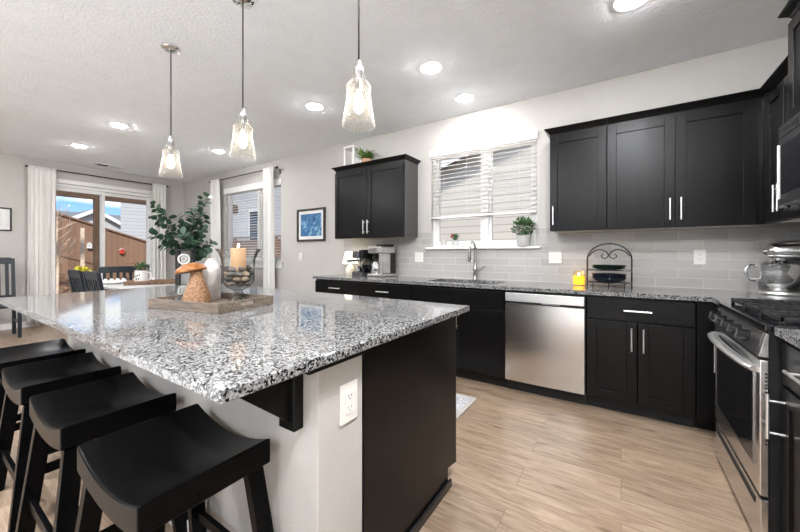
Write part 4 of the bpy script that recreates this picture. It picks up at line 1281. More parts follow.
b = MB().lathe([(0, 0.026), (0.045, 0.026), (0.048, 0.034), (0.046, 0.042), (0.075, 0.066), (0.100, 0.105), (0.110, 0.150), (0.112, 0.205), (0.115, 0.208), (0.110, 0.209), (0.107, 0.150), (0.097, 0.107), (0.072, 0.070), (0, 0.048)], 36, c=(-0.070, 0, 0)).build('mixing_bowl', M['chrome'], t)
MB().tube([(-0.180, -0.005, 0.195), (-0.215, -0.012, 0.200), (-0.232, -0.016, 0.175), (-0.232, -0.016, 0.130), (-0.215, -0.012, 0.100), (-0.172, -0.005, 0.098)], 0.006, 10, flat=(1, 1.8)).build('bowl_handle', M['chrome'], b)
MB().cyl((-0.075, 0, 0.2148), (-0.075, 0, 0.12), 0.010, n=10).build('beater_shaft', M['chrome'], t)
MB().cyl((0.02, -0.062, 0.318), (0.02, -0.078, 0.318), 0.008, n=12).build('speed_knob', M['black'], t)

# ------------------------------------------------------------------ plants helpers
def leaf(mb, c, d, up, ln, wd, fold=0.15):
    d = Vector(d).normalized()
    up = Vector(up)
    s = d.cross(up)
    s = s.normalized() if s.length > 1e-4 else d.orthogonal().normalized()
    n = s.cross(d)
    c = Vector(c)
    prof = ((0, 0.12), (0.25, 0.85), (0.55, 1.0), (0.82, 0.62), (1.0, 0.05))
    L_, C_, R_ = [], [], []
    for u, w in prof:
        b = c + d * (u * ln) - n * (0.25 * fold * ln * u * u)
        C_.append(mb.bm.verts.new(b))
        L_.append(mb.bm.verts.new(b + s * (w * wd / 2) + n * (fold * wd * w * 0.5)))
        R_.append(mb.bm.verts.new(b - s * (w * wd / 2) + n * (fold * wd * w * 0.5)))
    for i in range(4):
        mb._face([C_[i], C_[i + 1], L_[i + 1], L_[i]], True)
        mb._face([R_[i], R_[i + 1], C_[i + 1], C_[i]], True)

def bush(parent, c, r, n, ln, wd, m, rnd, name='foliage', squash=1.0, stem=True):
    mb = MB()
    for i in range(n):
        d = Vector((rnd.gauss(0, 1), rnd.gauss(0, 1), rnd.gauss(0.15, 1)))
        d.normalize()
        p = Vector(c) + Vector((d.x * r, d.y * r, d.z * r * squash)) * (rnd.random() ** 0.4) * 0.86
        dd = (d + Vector((rnd.uniform(-.6, .6), rnd.uniform(-.6, .6), rnd.uniform(-.3, .8)))).normalized()
        leaf(mb, p, dd, (rnd.uniform(-.5, .5), rnd.uniform(-.5, .5), 1), ln * rnd.uniform(.7, 1.2), wd * rnd.uniform(.7, 1.2))
    o = mb.build(name, m, parent)
    return o

# boxwood ball on the window sill
rnd = random.Random(11)
t = thing('potted_boxwood', 'round green bush in a grey pot on the sink window sill', 'plant', (-0.835, 3.575, 1.2725))
MB().lathe([(0, 0), (0.055, 0), (0.060, 0.006), (0.072, 0.105), (0.074, 0.115), (0.068, 0.115), (0.066, 0.10), (0, 0.10)], 28).build('pot', M['lightgrey'], t)
bush(t, (0, 0, 0.195), 0.125, 520, 0.034, 0.02, M['leaf3'], rnd, squash=0.85)

# little tray with pots and a flower
t = thing('sill_tray', 'small white tray on the sill holding pots, beside the faucet', 'tray', (-1.665, 3.585, 1.2725))
MB().box(-0.165, 0.165, -0.045, 0.045, 0, 0.006).box(-0.165, 0.165, -0.045, -0.039, 0.006, 0.018).box(-0.165, 0.165, 0.039, 0.045, 0.006, 0.018).box(-0.165, -0.159, -0.039, 0.039, 0.006, 0.018).box(0.159, 0.165, -0.039, 0.039, 0.006, 0.018).build('tray_body', M['white'], t)
o = MB().lathe([(0, 0), (0.030, 0), (0.036, 0.075), (0.032, 0.075), (0.028, 0.006), (0, 0.006)], 20).build('flower_pot', M['lightgrey'], loc=(-1.745, 3.585, 1.279))
tag(o, 'empty light grey cup on the small sill tray', 'pot')
t = thing('flower_pot', 'small pot with a red flower on the sill tray', 'plant', (-1.600, 3.585, 1.279))
MB().lathe([(0, 0), (0.032, 0), (0.036, 0.07), (0.033, 0.07), (0, 0.065)], 20).build('pot', M['lightgrey'], t)
mb = MB()
for i in range(26):
    a = rnd.uniform(0, 2 * PI)
    leaf(mb, (0, 0, 0.06), (math.cos(a) * 0.7, math.sin(a) * 0.5, rnd.uniform(0.6, 1.6)), (0, 0, 1), rnd.uniform(0.06, 0.12), 0.018)
mb.build('foliage', M['leaf3'], t)
mb = MB()
for i in range(30):
    d = Vector((rnd.gauss(0, 1), rnd.gauss(0, 1), rnd.gauss(0, 1))).normalized()
    leaf(mb, Vector((-0.030, -0.01, 0.125)) + d * 0.006, d, (0.3, 0.2, 1), 0.026, 0.022)
mb.build('blossom', M['red'], t)

# on top of the left wall cabinet
ZT = 1.393 + 0.898 + 0.0445
t = thing('candle_lantern', 'white open frame lantern standing on the coffee-side wall cabinet', 'lantern', (-2.99, 3.40, ZT))
mb = MB()
a = 0.078
for sx in (-1, 1):
    for sy in (-1, 1):
        mb.box(sx * a - 0.009, sx * a + 0.009, sy * a - 0.009, sy * a + 0.009, 0.02, 0.255)
mb.box(-a - 0.012, a + 0.012, -a - 0.012, a + 0.012, 0, 0.02).box(-a - 0.012, a + 0.012, -a - 0.012, a + 0.012, 0.255, 0.278)
mb.build('frame', M['white'], t)
MB().box(-a + 0.002, a - 0.002, a - 0.003, a, 0.021, 0.254).build('back_panel', M['lightgrey'], t)
t = thing('potted_fern', 'small leafy green plant in a terracotta pot on the wall cabinet', 'plant', (-2.76, 3.40, ZT))
MB().lathe([(0, 0), (0.045, 0), (0.062, 0.07), (0.066, 0.085), (0.058, 0.085), (0, 0.075)], 24).build('pot', M['terracotta'], t)
mb = MB()
for i in range(170):
    a = rnd.uniform(0, 2 * PI)
    e = rnd.uniform(0.1, 1.5)
    b = Vector((rnd.uniform(-.03, .03), rnd.uniform(-.03, .03), 0.075))
    leaf(mb, b + Vector((math.cos(a), math.sin(a), 0.9)) * rnd.uniform(0, 0.05), (math.cos(a), math.sin(a), e), (0, 0, 1), rnd.uniform(0.06, 0.13), 0.018, 0.4)
mb.build('foliage', M['leaf2'], t)

# ------------------------------------------------------------------ pictures
t = thing('framed_picture', 'dark framed blue picture with white mat on the wall by the curtain', 'picture', (-3.995, YW, 1.642))
def frame(mb, w, h, b, d):
    mb.box(-w, w, -d, 0, -h, -h + b).box(-w, w, -d, 0, h - b, h).box(-w, -w + b, -d, 0, -h + b, h - b).box(w - b, w, -d, 0, -h + b, h - b)
    return mb
frame(MB(), 0.310, 0.252, 0.030, 0.03).build('frame', M['picframe'], t, bevel=0.003)
MB().box(-0.281, 0.281, -0.012, -0.001, -0.223, 0.223).build('mat_board', M['mat_board'], t)
MB().box(-0.232, 0.232, -0.0145, -0.0125, -0.172, 0.172).build('print', M['bluepic'], t)
t = thing('framed_print', 'thin black framed pale print on the wall beside the left curtain', 'picture', (XL, 0.79, 1.74), PI / 2)
frame(MB(), 0.27, 0.182, 0.018, 0.025).build('frame', M['black'], t, bevel=0.002)
MB().box(-0.255, 0.255, -0.010, -0.001, -0.167, 0.167).build('mat_board', M['mat_board'], t)
MB().box(-0.17, 0.17, -0.0125, -0.0105, -0.11, 0.11).build('print', M['greypic'], t)

# ------------------------------------------------------------------ blinds
def blind(name, label, W, wy, ztop, zbot, zval, pitch=0.047, tilt=0.10, valance=0.075):
    x0, x1 = W[0] + 0.004, W[1] - 0.004
    t = thing('window_blind', label, 'blind', ((x0 + x1) / 2, wy, ztop))
    hw = (x1 - x0) / 2
    MB().box(-hw, hw, 0.000, 0.045, -0.045, 0).build('headrail', M['slat'], t)
    MB().box(-hw - 0.012, hw + 0.012, -0.022, -0.008, -valance + 0.045, 0.055).build('valance', M['slat'], t, bevel=0.004)
    mb = MB()
    z = -0.045 - 0.02
    n = 0
    Rm = Matrix.Rotation(tilt, 4, 'X')
    while z > zbot - ztop + 0.035:
        mb.box(-hw + 0.003, hw - 0.003, -0.0235, 0.0235, -0.0013, 0.0013, M=Matrix.Translation((0, 0.021, z)) @ Rm)
        z -= pitch
    mb.build('slats', M['slat'], t)
    MB().box(-hw + 0.002, hw - 0.002, -0.004, 0.046, zbot - ztop, zbot - ztop + 0.022).build('bottom_rail', M['slat'], t, bevel=0.003)
    mb = MB()
    for fx in (-0.72, -0.25, 0.25, 0.72):
        mb.cyl((hw * fx, -0.0045, -0.045), (hw * fx, -0.0045, zbot - ztop + 0.02), 0.0012, n=6)
    mb.build('ladder_cord', M['slat'], t)
    return t
blind('b', 'white slatted blind raised halfway in the sink window', W1, YW + 0.004, 2.385, 1.615, 0)
blind('b', 'white slatted blind lowered fully between the white curtains', W2, YW + 0.004, 2.40, 1.075, 0, valance=0.10)

# ------------------------------------------------------------------ curtains and rods
def curtain(label, loc, rotz, w, h, folds, seed, amp=0.024):
    """local x along the rod, y depth, hangs from z=0 down to -h"""
    rn = random.Random(seed)
    ph = [rn.uniform(0, 6.28) for _ in range(4)]
    def fn(u, v):
        x = (u - 0.5) * w * (1.0 - 0.06 * math.sin(PI * v) + 0.07 * v)
        k = 0.35 + 0.65 * min(1, v * 6)
        y = -0.020 * (1 - min(1, v * 3)) + amp * k * (math.sin(2 * PI * folds * u + ph[0] + 0.35 * math.sin(3 * v + ph[1])) + 0.35 * math.sin(2 * PI * folds * 2.3 * u + ph[2]))
        return (x, y, -h * v + 0.022)
    mb = MB().grid(fn, folds * 14, 26)
    o = mb.build('curtain', M['curtain'], loc=loc, rotz=rotz, solid=0.003)
    tag(o, label, 'curtain', None)
    return o
ZR = 2.615
cx = XL + 0.095
curtain('white curtain panel between the pale print and the sliding door', (cx, 1.385, ZR), PI / 2, 0.33, ZR - 0.03, 5, 1)
curtain('white curtain panel between the sliding door and the room corner', (cx, 3.065, ZR), PI / 2, 0.25, ZR - 0.03, 4, 2)
cy = YW - 0.095
curtain('white curtain panel on the corner side of the slatted window', (-6.60, cy, ZR), 0, 0.32, ZR - 0.03, 5, 3)
curtain('white curtain panel between the slatted window and the blue picture', (-4.935, cy, ZR), 0, 0.27, ZR - 0.03, 4, 4)

def rod(label, loc, rotz, ln):
    t = thing('curtain_rod', label, 'curtain rod', loc, rotz)
    MB().cyl((-ln / 2, 0, 0), (ln / 2, 0, 0), 0.0095, n=12).build('rod', M['black'], t)
    for s in (-1, 1):
        MB().cyl((s * (ln / 2 + 0.0005), 0, 0), (s * (ln / 2 + 0.035), 0, 0), 0.017, n=14).build('finial', M['black'], t)
        MB().box(s * (ln / 2 - 0.02) - 0.008, s * (ln / 2 - 0.02) + 0.008, -0.012, 0.094, -0.014, -0.0100).box(s * (ln / 2 - 0.02) - 0.012, s * (ln / 2 - 0.02) + 0.012, 0.086, 0.0945, -0.09, -0.014).build('bracket', M['black'], t)
    return t
rod('black curtain rod above the sliding glass door', (cx, 2.215, ZR), PI / 2, 1.97)
rod('black curtain rod above the slatted window', (-5.76, cy, ZR), 0, 2.06)

# ------------------------------------------------------------------ floor mat
t = thing('kitchen_mat', 'pale patterned floor mat before the sink, corner peeking past the island', 'mat', (-1.42, 2.44, 0.0005), 0)
MB().box(-0.43, 0.40, -0.155, 0.19, 0, 0.008).build('pile', M['rug'], t)
MB().box(-0.455, 0.43, -0.185, 0.22, 0, 0.006).build('border', M['rugedge'], t)

o = MB().box(-4.8, 1.05, -4.0, -0.45, 0, 0.012).build('bounce_rug', M['bounce_cream'], bevel=0.004)  # unseen rug, added to bounce light up to the ceiling
tag(o, 'wide cream light-bouncing rug added out of view behind the stools', 'rug')

# ------------------------------------------------------------------ dining area
TX0, TX1, TY0, TY1, TZ_ = -6.35, -4.20, 1.58, 2.66, 0.76
t = thing('dining_table', 'pale grey dining table with black legs beyond the island', 'table', ((TX0 + TX1) / 2, (TY0 + TY1) / 2, 0))
hx, hy = (TX1 - TX0) / 2, (TY1 - TY0) / 2
MB().box(-hx, hx, -hy, hy, TZ_ - 0.035, TZ_).build('table_top', M['lightgrey'], t, bevel=0.004)
MB().box(-hx + 0.08, hx - 0.08, -hy + 0.08, hy - 0.08, TZ_ - 0.12, TZ_ - 0.0355).build('apron', M['chair'], t)
for sx in (-1, 1):
    for sy in (-1, 1):
        MB().box(sx * (hx - 0.09) - 0.04, sx * (hx - 0.09) + 0.04, sy * (hy - 0.09) - 0.04, sy * (hy - 0.09) + 0.04, 0, TZ_ - 0.1205).build('leg', M['chair'], t, bevel=0.004)

def dining_chair(label, loc, rotz, high=1.0, w=0.45, group='dark slat-back dining chairs'):
    """faces local +y; back at -y"""
    t = thing('dining_chair', label, 'chair', loc, rotz, group)
    hw = w / 2
    MB().box(-hw, hw, -0.20, 0.24, 0.435, 0.465).build('seat', M['chair'], t, bevel=0.008)
    for sx in (-1, 1):
        MB().box(sx * (hw - 0.025) - 0.02, sx * (hw - 0.025) + 0.02, 0.185, 0.225, 0, 0.4345).build('leg', M['chair'], t, bevel=0.003)
        x = sx * (hw - 0.022)
        MB().hexa([(x - 0.02, -0.23, 0), (x + 0.02, -0.23, 0), (x + 0.02, -0.19, 0), (x - 0.02, -0.19, 0)], [(x - 0.02, -0.245, 0.45), (x + 0.02, -0.245, 0.45), (x + 0.02, -0.2005, 0.45), (x - 0.02, -0.2005, 0.45)]).hexa(
            [(x - 0.02, -0.245, 0.45), (x + 0.02, -0.245, 0.45), (x + 0.02, -0.2005, 0.45), (x - 0.02, -0.2005, 0.45)], [(x - 0.018, -0.325, high), (x + 0.018, -0.325, high), (x + 0.018, -0.29, high), (x - 0.018, -0.29, high)]).build('leg', M['chair'], t, bevel=0.003)
    def yb(z): return -0.223 - 0.085 * (z - 0.45) / (high - 0.45)
    za, zb_ = high - 0.085, high + 0.012
    MB().hexa([(-hw + 0.042, yb(za) - 0.012, za), (hw - 0.042, yb(za) - 0.012, za), (hw - 0.042, yb(za) + 0.012, za), (-hw + 0.042, yb(za) + 0.012, za)],
              [(-hw + 0.042, yb(zb_) - 0.012, zb_), (hw - 0.042, yb(zb_) - 0.012, zb_), (hw - 0.042, yb(zb_) + 0.012, zb_), (-hw + 0.042, yb(zb_) + 0.012, zb_)]).build('top_rail', M['chair'], t, bevel=0.004)
    MB().box(-hw + 0.042, hw - 0.042, yb(0.56) - 0.010, yb(0.56) + 0.010, 0.545, 0.585).build('lower_rail', M['chair'], t, bevel=0.002)
    n = 5
    for i in range(n):
        x = -hw + 0.042 + (w - 0.084) * (i + 0.5) / n
        z0, z1 = 0.585, za
        MB().hexa([(x - 0.019, yb(z0) - 0.006, z0), (x + 0.019, yb(z0) - 0.006, z0), (x + 0.019, yb(z0) + 0.006, z0), (x - 0.019, yb(z0) + 0.006, z0)],
                  [(x - 0.019, yb(z1) - 0.006, z1), (x + 0.019, yb(z1) - 0.006, z1), (x + 0.019, yb(z1) + 0.006, z1), (x - 0.019, yb(z1) + 0.006, z1)]).build('slat', M['chair'], t)
    for sx in (-1, 1):
        MB().box(sx * (hw - 0.025) - 0.009, sx * (hw - 0.025) + 0.009, -0.192, 0.184, 0.20, 0.235).build('stretcher', M['chair'], t)
    return t
ch = dining_chair('dark chair at the far head of the table, before the sliding door', (-6.38, 1.985, 0), -PI / 2, 0.985, 0.50)
dup(ch, (-5.64, 1.56, 0), 0, 'dark slat-back chair on the island side of the table, nearer the sliding door')
dup(ch, (-5.02, 1.56, 0), 0, 'dark slat-back chair on the island side of the table, nearer the island')
dup(ch, (-5.20, 2.80, 0), PI, 'dark chair on the window side of the table, near the kitchen end')
dup(ch, (-5.85, 2.80, 0), PI, 'dark chair on the window side of the table, near the room corner')
ch2 = dining_chair('tall dark chair standing alone against the wall under the pale print', (-7.38, 0.79, 0), -PI / 2, 1.13, 0.50, None)
g = MB().box(0.205, 0.235, -0.3278, -0.325, 1.02, 1.075).build('tag', M['white'], ch2)
MB().box(0.208, 0.232, -0.3292, -0.328, 1.023, 1.045).build('red_mark', M['red_feeder'], g)

# table setting at the far head
for k, yy in enumerate((1.80, 2.16)):
    o = MB().lathe([(0, 0), (0.07, 0), (0.125, 0.014), (0.135, 0.017), (0.13, 0.020), (0.07, 0.006), (0, 0.006)], 32).build('dinner_plate', M['ceramic'], loc=(-6.17, yy, TZ_ + 0.001))
    tag(o, ['white plate on the table, between head chair and long tray', 'white plate on the table, behind the round planter mug'][k], 'plate')
    mb = MB()
    for i in range(4):
        yo = -0.105 + i * 0.07
        mb.hexa([(-0.06, yo - 0.033, 0), (0.06, yo - 0.033, 0), (0.06, yo + 0.033, 0), (-0.06, yo + 0.033, 0)], [(-0.03, yo - 0.006, 0.055), (0.03, yo - 0.006, 0.055), (0.03, yo + 0.006, 0.055), (-0.03, yo + 0.006, 0.055)])
    o = mb.build('folded_napkin', M['cloth'], loc=(-6.17, yy, TZ_ + 0.022), bevel=0.004)
    tag(o, ['white pleated napkin on the plate before the head chair', 'white pleated napkin on the plate behind the planter mug'][k], 'napkin')

t = thing('wooden_tray', 'long brown beaded wooden tray on the dining table', 'tray', (-5.66, 2.08, TZ_ + 0.001), R(62))
MB().box(-0.28, 0.28, -0.12, 0.12, 0, 0.018).build('tray_base', M['brownwood'], t)
mb = MB()
for s in (-1, 1):
    mb.box(-0.30, 0.30, s * 0.13 - 0.01, s * 0.13 + 0.01, 0, 0.055).box(s * 0.29 - 0.01, s * 0.29 + 0.01, -0.12, 0.12, 0, 0.055)
mb.build('rim', M['brownwood'], t, bevel=0.004)
mb = MB()
for i in range(16):
    mb.ell((-0.28 + i * 0.0373, -0.147, 0.028), (0.014, 0.008, 0.014), 10, 6)
mb.build('beads', M['traywood'], t)
mb = MB()
for i in range(16):
    mb.ell((-0.28 + i * 0.0373, 0.147, 0.028), (0.014, 0.008, 0.014), 10, 6)
mb.build('beads', M['traywood'], t)

t = thing('planter_mug', 'large white mug planter with green leaves on the wooden tray', 'plant', (-5.74, 1.985, TZ_ + 0.0195), R(33))
MB().lathe([(0, 0), (0.078, 0), (0.086, 0.008), (0.086, 0.175), (0.088, 0.180), (0.081, 0.180), (0.080, 0.165), (0, 0.160)], 32).build('mug', M['ceramic'], t)
MB().tube([(0.082, 0, 0.150), (0.125, 0, 0.150), (0.140, 0, 0.12), (0.135, 0, 0.06), (0.083, 0, 0.035)], 0.009, 10).build('handle', M['ceramic'], t)
mb = MB()
for q in ((-0.02, 0.10), (0.005, 0.11), (-0.008, 0.06), (0.02, 0.065), (0.03, 0.12)):
    a = -PI / 2 + q[0] * 11
    mb.ell((0.087 * math.cos(a), 0.087 * math.sin(a), q[1]), (0.010, 0.004, 0.010), 8, 6)
mb.build('motif', M['black'], t)
rnd = random.Random(5)
bush(t, (0.01, 0, 0.215), 0.085, 150, 0.045, 0.024, M['leaf3'], rnd, squash=0.8)
mb = MB()
for i in range(9):
    a = rnd.uniform(2.2, 4.2)
    pts = [(0, 0, 0.16)]
    for k in range(1, 6):
        pts.append((math.cos(a) * 0.045 * k, math.sin(a) * 0.03 * k, 0.16 + 0.13 * math.sin(k / 5 * 2.2) + rnd.uniform(-.01, .01)))
    mb.tube(pts, 0.003, 6)
mb.build('twigs', M['brownwood'], t)
t = thing('succulent_pot', 'tiny grey pot with dark succulent behind the wooden tray', 'plant', (-5.50, 2.42, TZ_ + 0.001))
MB().lathe([(0, 0), (0.045, 0), (0.055, 0.05), (0.05, 0.05), (0, 0.045)], 20).build('pot', M['grey'], t)
bush(t, (0, 0, 0.075), 0.045, 60, 0.03, 0.016, M['leaf'], rnd)

# black lantern and eucalyptus
t = thing('table_lantern', 'black lantern with white ring emblem under the eucalyptus', 'lantern', (-4.93, 2.20, TZ_ + 0.001), R(55))
mb = MB()
a, hh = 0.085, 0.50
for sx in (-1, 1):
    for sy in (-1, 1):
        mb.box(sx * a - 0.014, sx * a + 0.014, sy * a - 0.014, sy * a + 0.014, 0.02, hh - 0.02)
mb.box(-a - 0.02, a + 0.02, -a - 0.02, a + 0.02, 0, 0.02).box(-a - 0.02, a + 0.02, -a - 0.02, a + 0.02, hh - 0.02, hh)
mb.box(-a, a, -a - 0.004, -a + 0.004, 0.24, 0.262)
mb.build('lantern_frame', M['black'], t, bevel=0.002)
MB().box(-a + 0.0145, a - 0.0145, a - 0.006, a, 0.021, hh - 0.021).build('back_panel', M['grey'], t)
MB().tube([(0.062 * math.cos(2 * PI * i / 24), -a - 0.012, 0.365 + 0.062 * math.sin(2 * PI * i / 24)) for i in range(24)], 0.012, 8, closed=True).tube(
    [(0.032 * (1 - 0.3 * i / 20) * math.cos(2 * PI * i / 20 * 1.1), -a - 0.012, 0.365 + 0.032 * (1 - 0.3 * i / 20) * math.sin(2 * PI * i / 20 * 1.1)) for i in range(21)], 0.006, 8).build('ring_emblem', M['ceramic'], t)

EX, EY = -5.32, 2.44
t = thing('eucalyptus_arrangement', 'big spray of dark green eucalyptus stems in a grey vase', 'plant', (EX, EY, TZ_ + 0.001))
MB().lathe([(0, 0), (0.055, 0), (0.075, 0.05), (0.078, 0.12), (0.055, 0.20), (0.040, 0.235), (0.046, 0.255), (0.038, 0.255), (0.032, 0.235), (0, 0.22)], 28).build('vase', M['grey'], t)
rnd = random.Random(21)
Fv = Vector((-0.55, 0.835, 0)); Rv = Vector((0.835, 0.55, 0))   # toward / across the room diagonal
stems = MB()
lv = MB()
def spray(dx, dz, depth, n, size, bend=0.0, skip=0.35):
    """a stem that ends dx across, dz above the vase mouth"""
    dx = dx * 1.34 - 0.04; dz = dz * 1.36 + 0.05; depth *= 1.2
    p0 = Vector((0, 0, 0.24))
    p3 = p0 + Rv * dx + Fv * depth + Vector((0, 0, dz))
    p1 = p0 + Vector((0, 0, dz * 0.5)) + Rv * dx * 0.08
    pts = []
    for i in range(13):
        u = i / 12
        pts.append(p0 * (1 - u) ** 2 + p1 * 2 * u * (1 - u) + p3 * u * u + Vector((0, 0, -bend * u * u)))
    stems.tube(pts, [0.004 * (1 - 0.6 * i / 12) for i in range(13)], 6)
    n = int(n * 1.35)
    for k in range(n):
        u = skip + (1 - skip) * (k + 0.5) / n
        i = min(11, int(u * 12))
        q = pts[i].lerp(pts[i + 1], u * 12 - i)
        tn = (pts[i + 1] - pts[i]).normalized()
        side = tn.orthogonal().normalized()
        side = Matrix.Rotation(rnd.uniform(0, PI) if k % 2 else rnd.uniform(0, PI), 3, tn) @ side
        for s in (-1, 1):
            d = (side * s + tn * rnd.uniform(0.1, 0.7)).normalized()
            sz = size * rnd.uniform(0.85, 1.3)
            leaf(lv, q + d * 0.004, d, tn + Vector((rnd.uniform(-.5, .5), rnd.uniform(-.5, .5), rnd.uniform(-.3, .3))), sz, sz * 0.88, 0.12)
spray(-0.40, 0.66, 0.00, 12, 0.085, 0.02, 0.45)
spray(-0.42, 0.56, 0.05, 7, 0.08, 0.06, 0.6)
spray(-0.36, 0.36, -0.05, 13, 0.085, 0.06, 0.35)
spray(-0.28, 0.30, 0.08, 12, 0.085, 0.05, 0.35)
spray(-0.22, 0.26, -0.12, 12, 0.085, 0.08, 0.3)
spray(0.22, 0.74, 0.02, 7, 0.085, 0.0, 0.6)
spray(0.12, 0.72, 0.06, 9, 0.08, 0.0, 0.5)
spray(0.10, 0.58, -0.10, 13, 0.085, 0.0, 0.3)
spray(0.16, 0.50, 0.08, 13, 0.085, 0.0, 0.3)
spray(0.02, 0.55, 0.10, 13, 0.085, 0.0, 0.3)
spray(-0.08, 0.52, -0.06, 13, 0.085, 0.0, 0.3)
spray(-0.12, 0.48, 0.10, 12, 0.085, 0.03, 0.3)
spray(0.22, 0.42, -0.04, 12, 0.08, 0.05, 0.3)
spray(0.24, 0.28, 0.06, 11, 0.08, 0.06, 0.3)
spray(0.25, 0.20, -0.06, 10, 0.08, 0.10, 0.3)
spray(0.05, 0.36, -0.18, 13, 0.085, 0.05, 0.25)
spray(-0.05, 0.34, 0.18, 12, 0.085, 0.05, 0.25)
spray(0.14, 0.30, -0.15, 12, 0.085, 0.05, 0.25)
stems.build('stems', M['stem'], t)
lv.build('foliage', M['leaf'], t)

# placemat and small things toward the window end of the table
o = MB().box(-0.22, 0.22, -0.15, 0.15, 0, 0.004).build('placemat', M['black'], loc=(-4.95, 2.50, TZ_ + 0.0005))
tag(o, 'black placemat on the window side of the dining table', 'placemat')

# ------------------------------------------------------------------ outdoors
structure(MB().box(XL - T, 20, -40, YF - T - 0.005, -0.25, -0.10).build('ground_front', M['concrete']))
structure(MB().box(-60, XL - T - 0.005, -30, 40, -0.25, -0.10).box(XL - T, 30, YW + T + 0.005, 40, -0.25, -0.10).build('ground_outside', M['mulch']))
structure(MB().box(-10.6, XL - T - 0.005, -2, 6, -0.0995, -0.03).build('patio_slab', M['concrete']))
# porch: post and beam
t = thing('porch_frame', 'brown timber porch post and beam just outside the sliding door', 'porch', (-10.45, 2.70, -0.03))
MB().box(-0.07, 0.07, -0.045, 0.045, 0, 2.52).build('post', M['porch'], t)
MB().box(-0.08, 0.08, -4.5, 3.5, 2.5205, 2.80).build('beam', M['porch'], t)
# bark slope below the fence
mb = MB()
rnd = random.Random(2)
def berm(u, v):
    x = -10.7 - 2.55 * u
    y = 0.2 + 7.0 * v
    base_ = -0.12 + 0.85 * u * (1 - 0.45 * v)
    return (x, y, base_ + 0.05 * math.sin(7 * u + 5 * v) * u + rnd.uniform(-0.015, 0.015))
mb.grid(berm, 24, 40)
o = mb.build('bark_slope', M['mulch'])
structure(o)
MB_ = MB()
for yy, ln in ((0.4, 0.5), (0.92, 0.42), (1.36, 0.55), (1.93, 0.46), (2.41, 0.5), (2.93, 0.44)):
    pass
for i, (yy, ln) in enumerate(((0.95, 0.46), (1.48, 0.52), (2.02, 0.44), (2.55, 0.50))):
    o = MB().box(-0.16, 0.16, -ln / 2, ln / 2, 0, 0.22).build('landscape_stone', M['concrete'], loc=(-10.80, yy + 0.2, -0.0985), bevel=0.03)
    tag(o, ['grey edging stone at the foot of the bark slope, by the curtain', 'grey edging stone second from the curtain below the bark slope', 'grey edging stone second from the porch post below the bark slope', 'grey edging stone nearest the porch post below the bark slope'][i], 'stone', 'edging stones of the bark slope')

# cedar fence with a stepped-down sloping top
FX = -13.2
fence = thing('cedar_fence', 'brown cedar privacy fence with a sloping top across the yard', 'fence', (FX, 0, 0))
def ftop(y): return 2.33 - 0.343 * (y - 2.5)
y = 0.6
ys = []
while y < 8.0:
    ys.append(y); y += 1.45
for a, b in zip(ys[:-1], ys[1:]):
    z0 = -0.15
    MB().hexa([(-0.02, a, z0), (0.0, a, z0), (0.0, b, z0), (-0.02, b, z0)], [(-0.02, a, max(1.0, ftop(a))), (0.0, a, max(1.0, ftop(a))), (0.0, b, max(1.0, ftop(b))), (-0.02, b, max(1.0, ftop(b)))]).build('fence_panel', M['fence'], fence)
    za, zb_ = max(1.0, ftop(a)), max(1.0, ftop(b))
    MB().hexa([(-0.06, a, za), (0.05, a, za), (0.05, b, zb_), (-0.06, b, zb_)], [(-0.06, a, za + 0.05), (0.05, a, za + 0.05), (0.05, b, zb_ + 0.05), (-0.06, b, zb_ + 0.05)]).build('cap_rail', M['fencetrim'], fence)
    MB().hexa([(0.0, a, za - 1.15), (0.03, a, za - 1.15), (0.03, b, zb_ - 1.15), (0.0, b, zb_ - 1.15)], [(0.0, a, za - 1.10), (0.03, a, za - 1.10), (0.03, b, zb_ - 1.10), (0.0, b, zb_ - 1.10)]).build('lower_rail', M['fencetrim'], fence)
for a in ys:
    MB().box(0.0005, 0.04, a - 0.045, a + 0.045, -0.15, max(1.0, ftop(a)) - 0.002).build('post', M['fencetrim'], fence)

# bird houses on the fence
def birdhouse(label, y, z, m):
    t = thing('bird_house', label, 'bird house', (FX + 0.045, y, z))
    t.scale = (0.6, 0.6, 0.62)
    MB().prism([(-0.09, 0), (0.09, 0), (0.09, 0.18), (0, 0.27), (-0.09, 0.18)], 'x', -0.06, 0.06).build('box', m, t)
    MB().hexa([(-0.07, -0.115, 0.165), (0.08, -0.115, 0.165), (0.08, 0.0, 0.282), (-0.07, 0.0, 0.282)], [(-0.07, -0.115, 0.18), (0.08, -0.115, 0.18), (0.08, 0.0, 0.297), (-0.07, 0.0, 0.297)]).hexa(
        [(-0.07, 0.115, 0.165), (0.08, 0.115, 0.165), (0.08, 0.0, 0.282), (-0.07, 0.0, 0.282)], [(-0.07, 0.115, 0.18), (0.08, 0.115, 0.18), (0.08, 0.0, 0.297), (-0.07, 0.0, 0.297)]).build('roof', M['lightgrey'], t)
    MB().cyl((0.0605, 0, 0.12), (0.066, 0, 0.12), 0.03, n=14).build('entrance_hole', M['gap'], t)
birdhouse('small white bird house hung on the cedar fence', 3.24, 1.36, M['white'])
birdhouse('small red bird house hung on the cedar fence', 4.02, 1.20, M['red_feeder'])

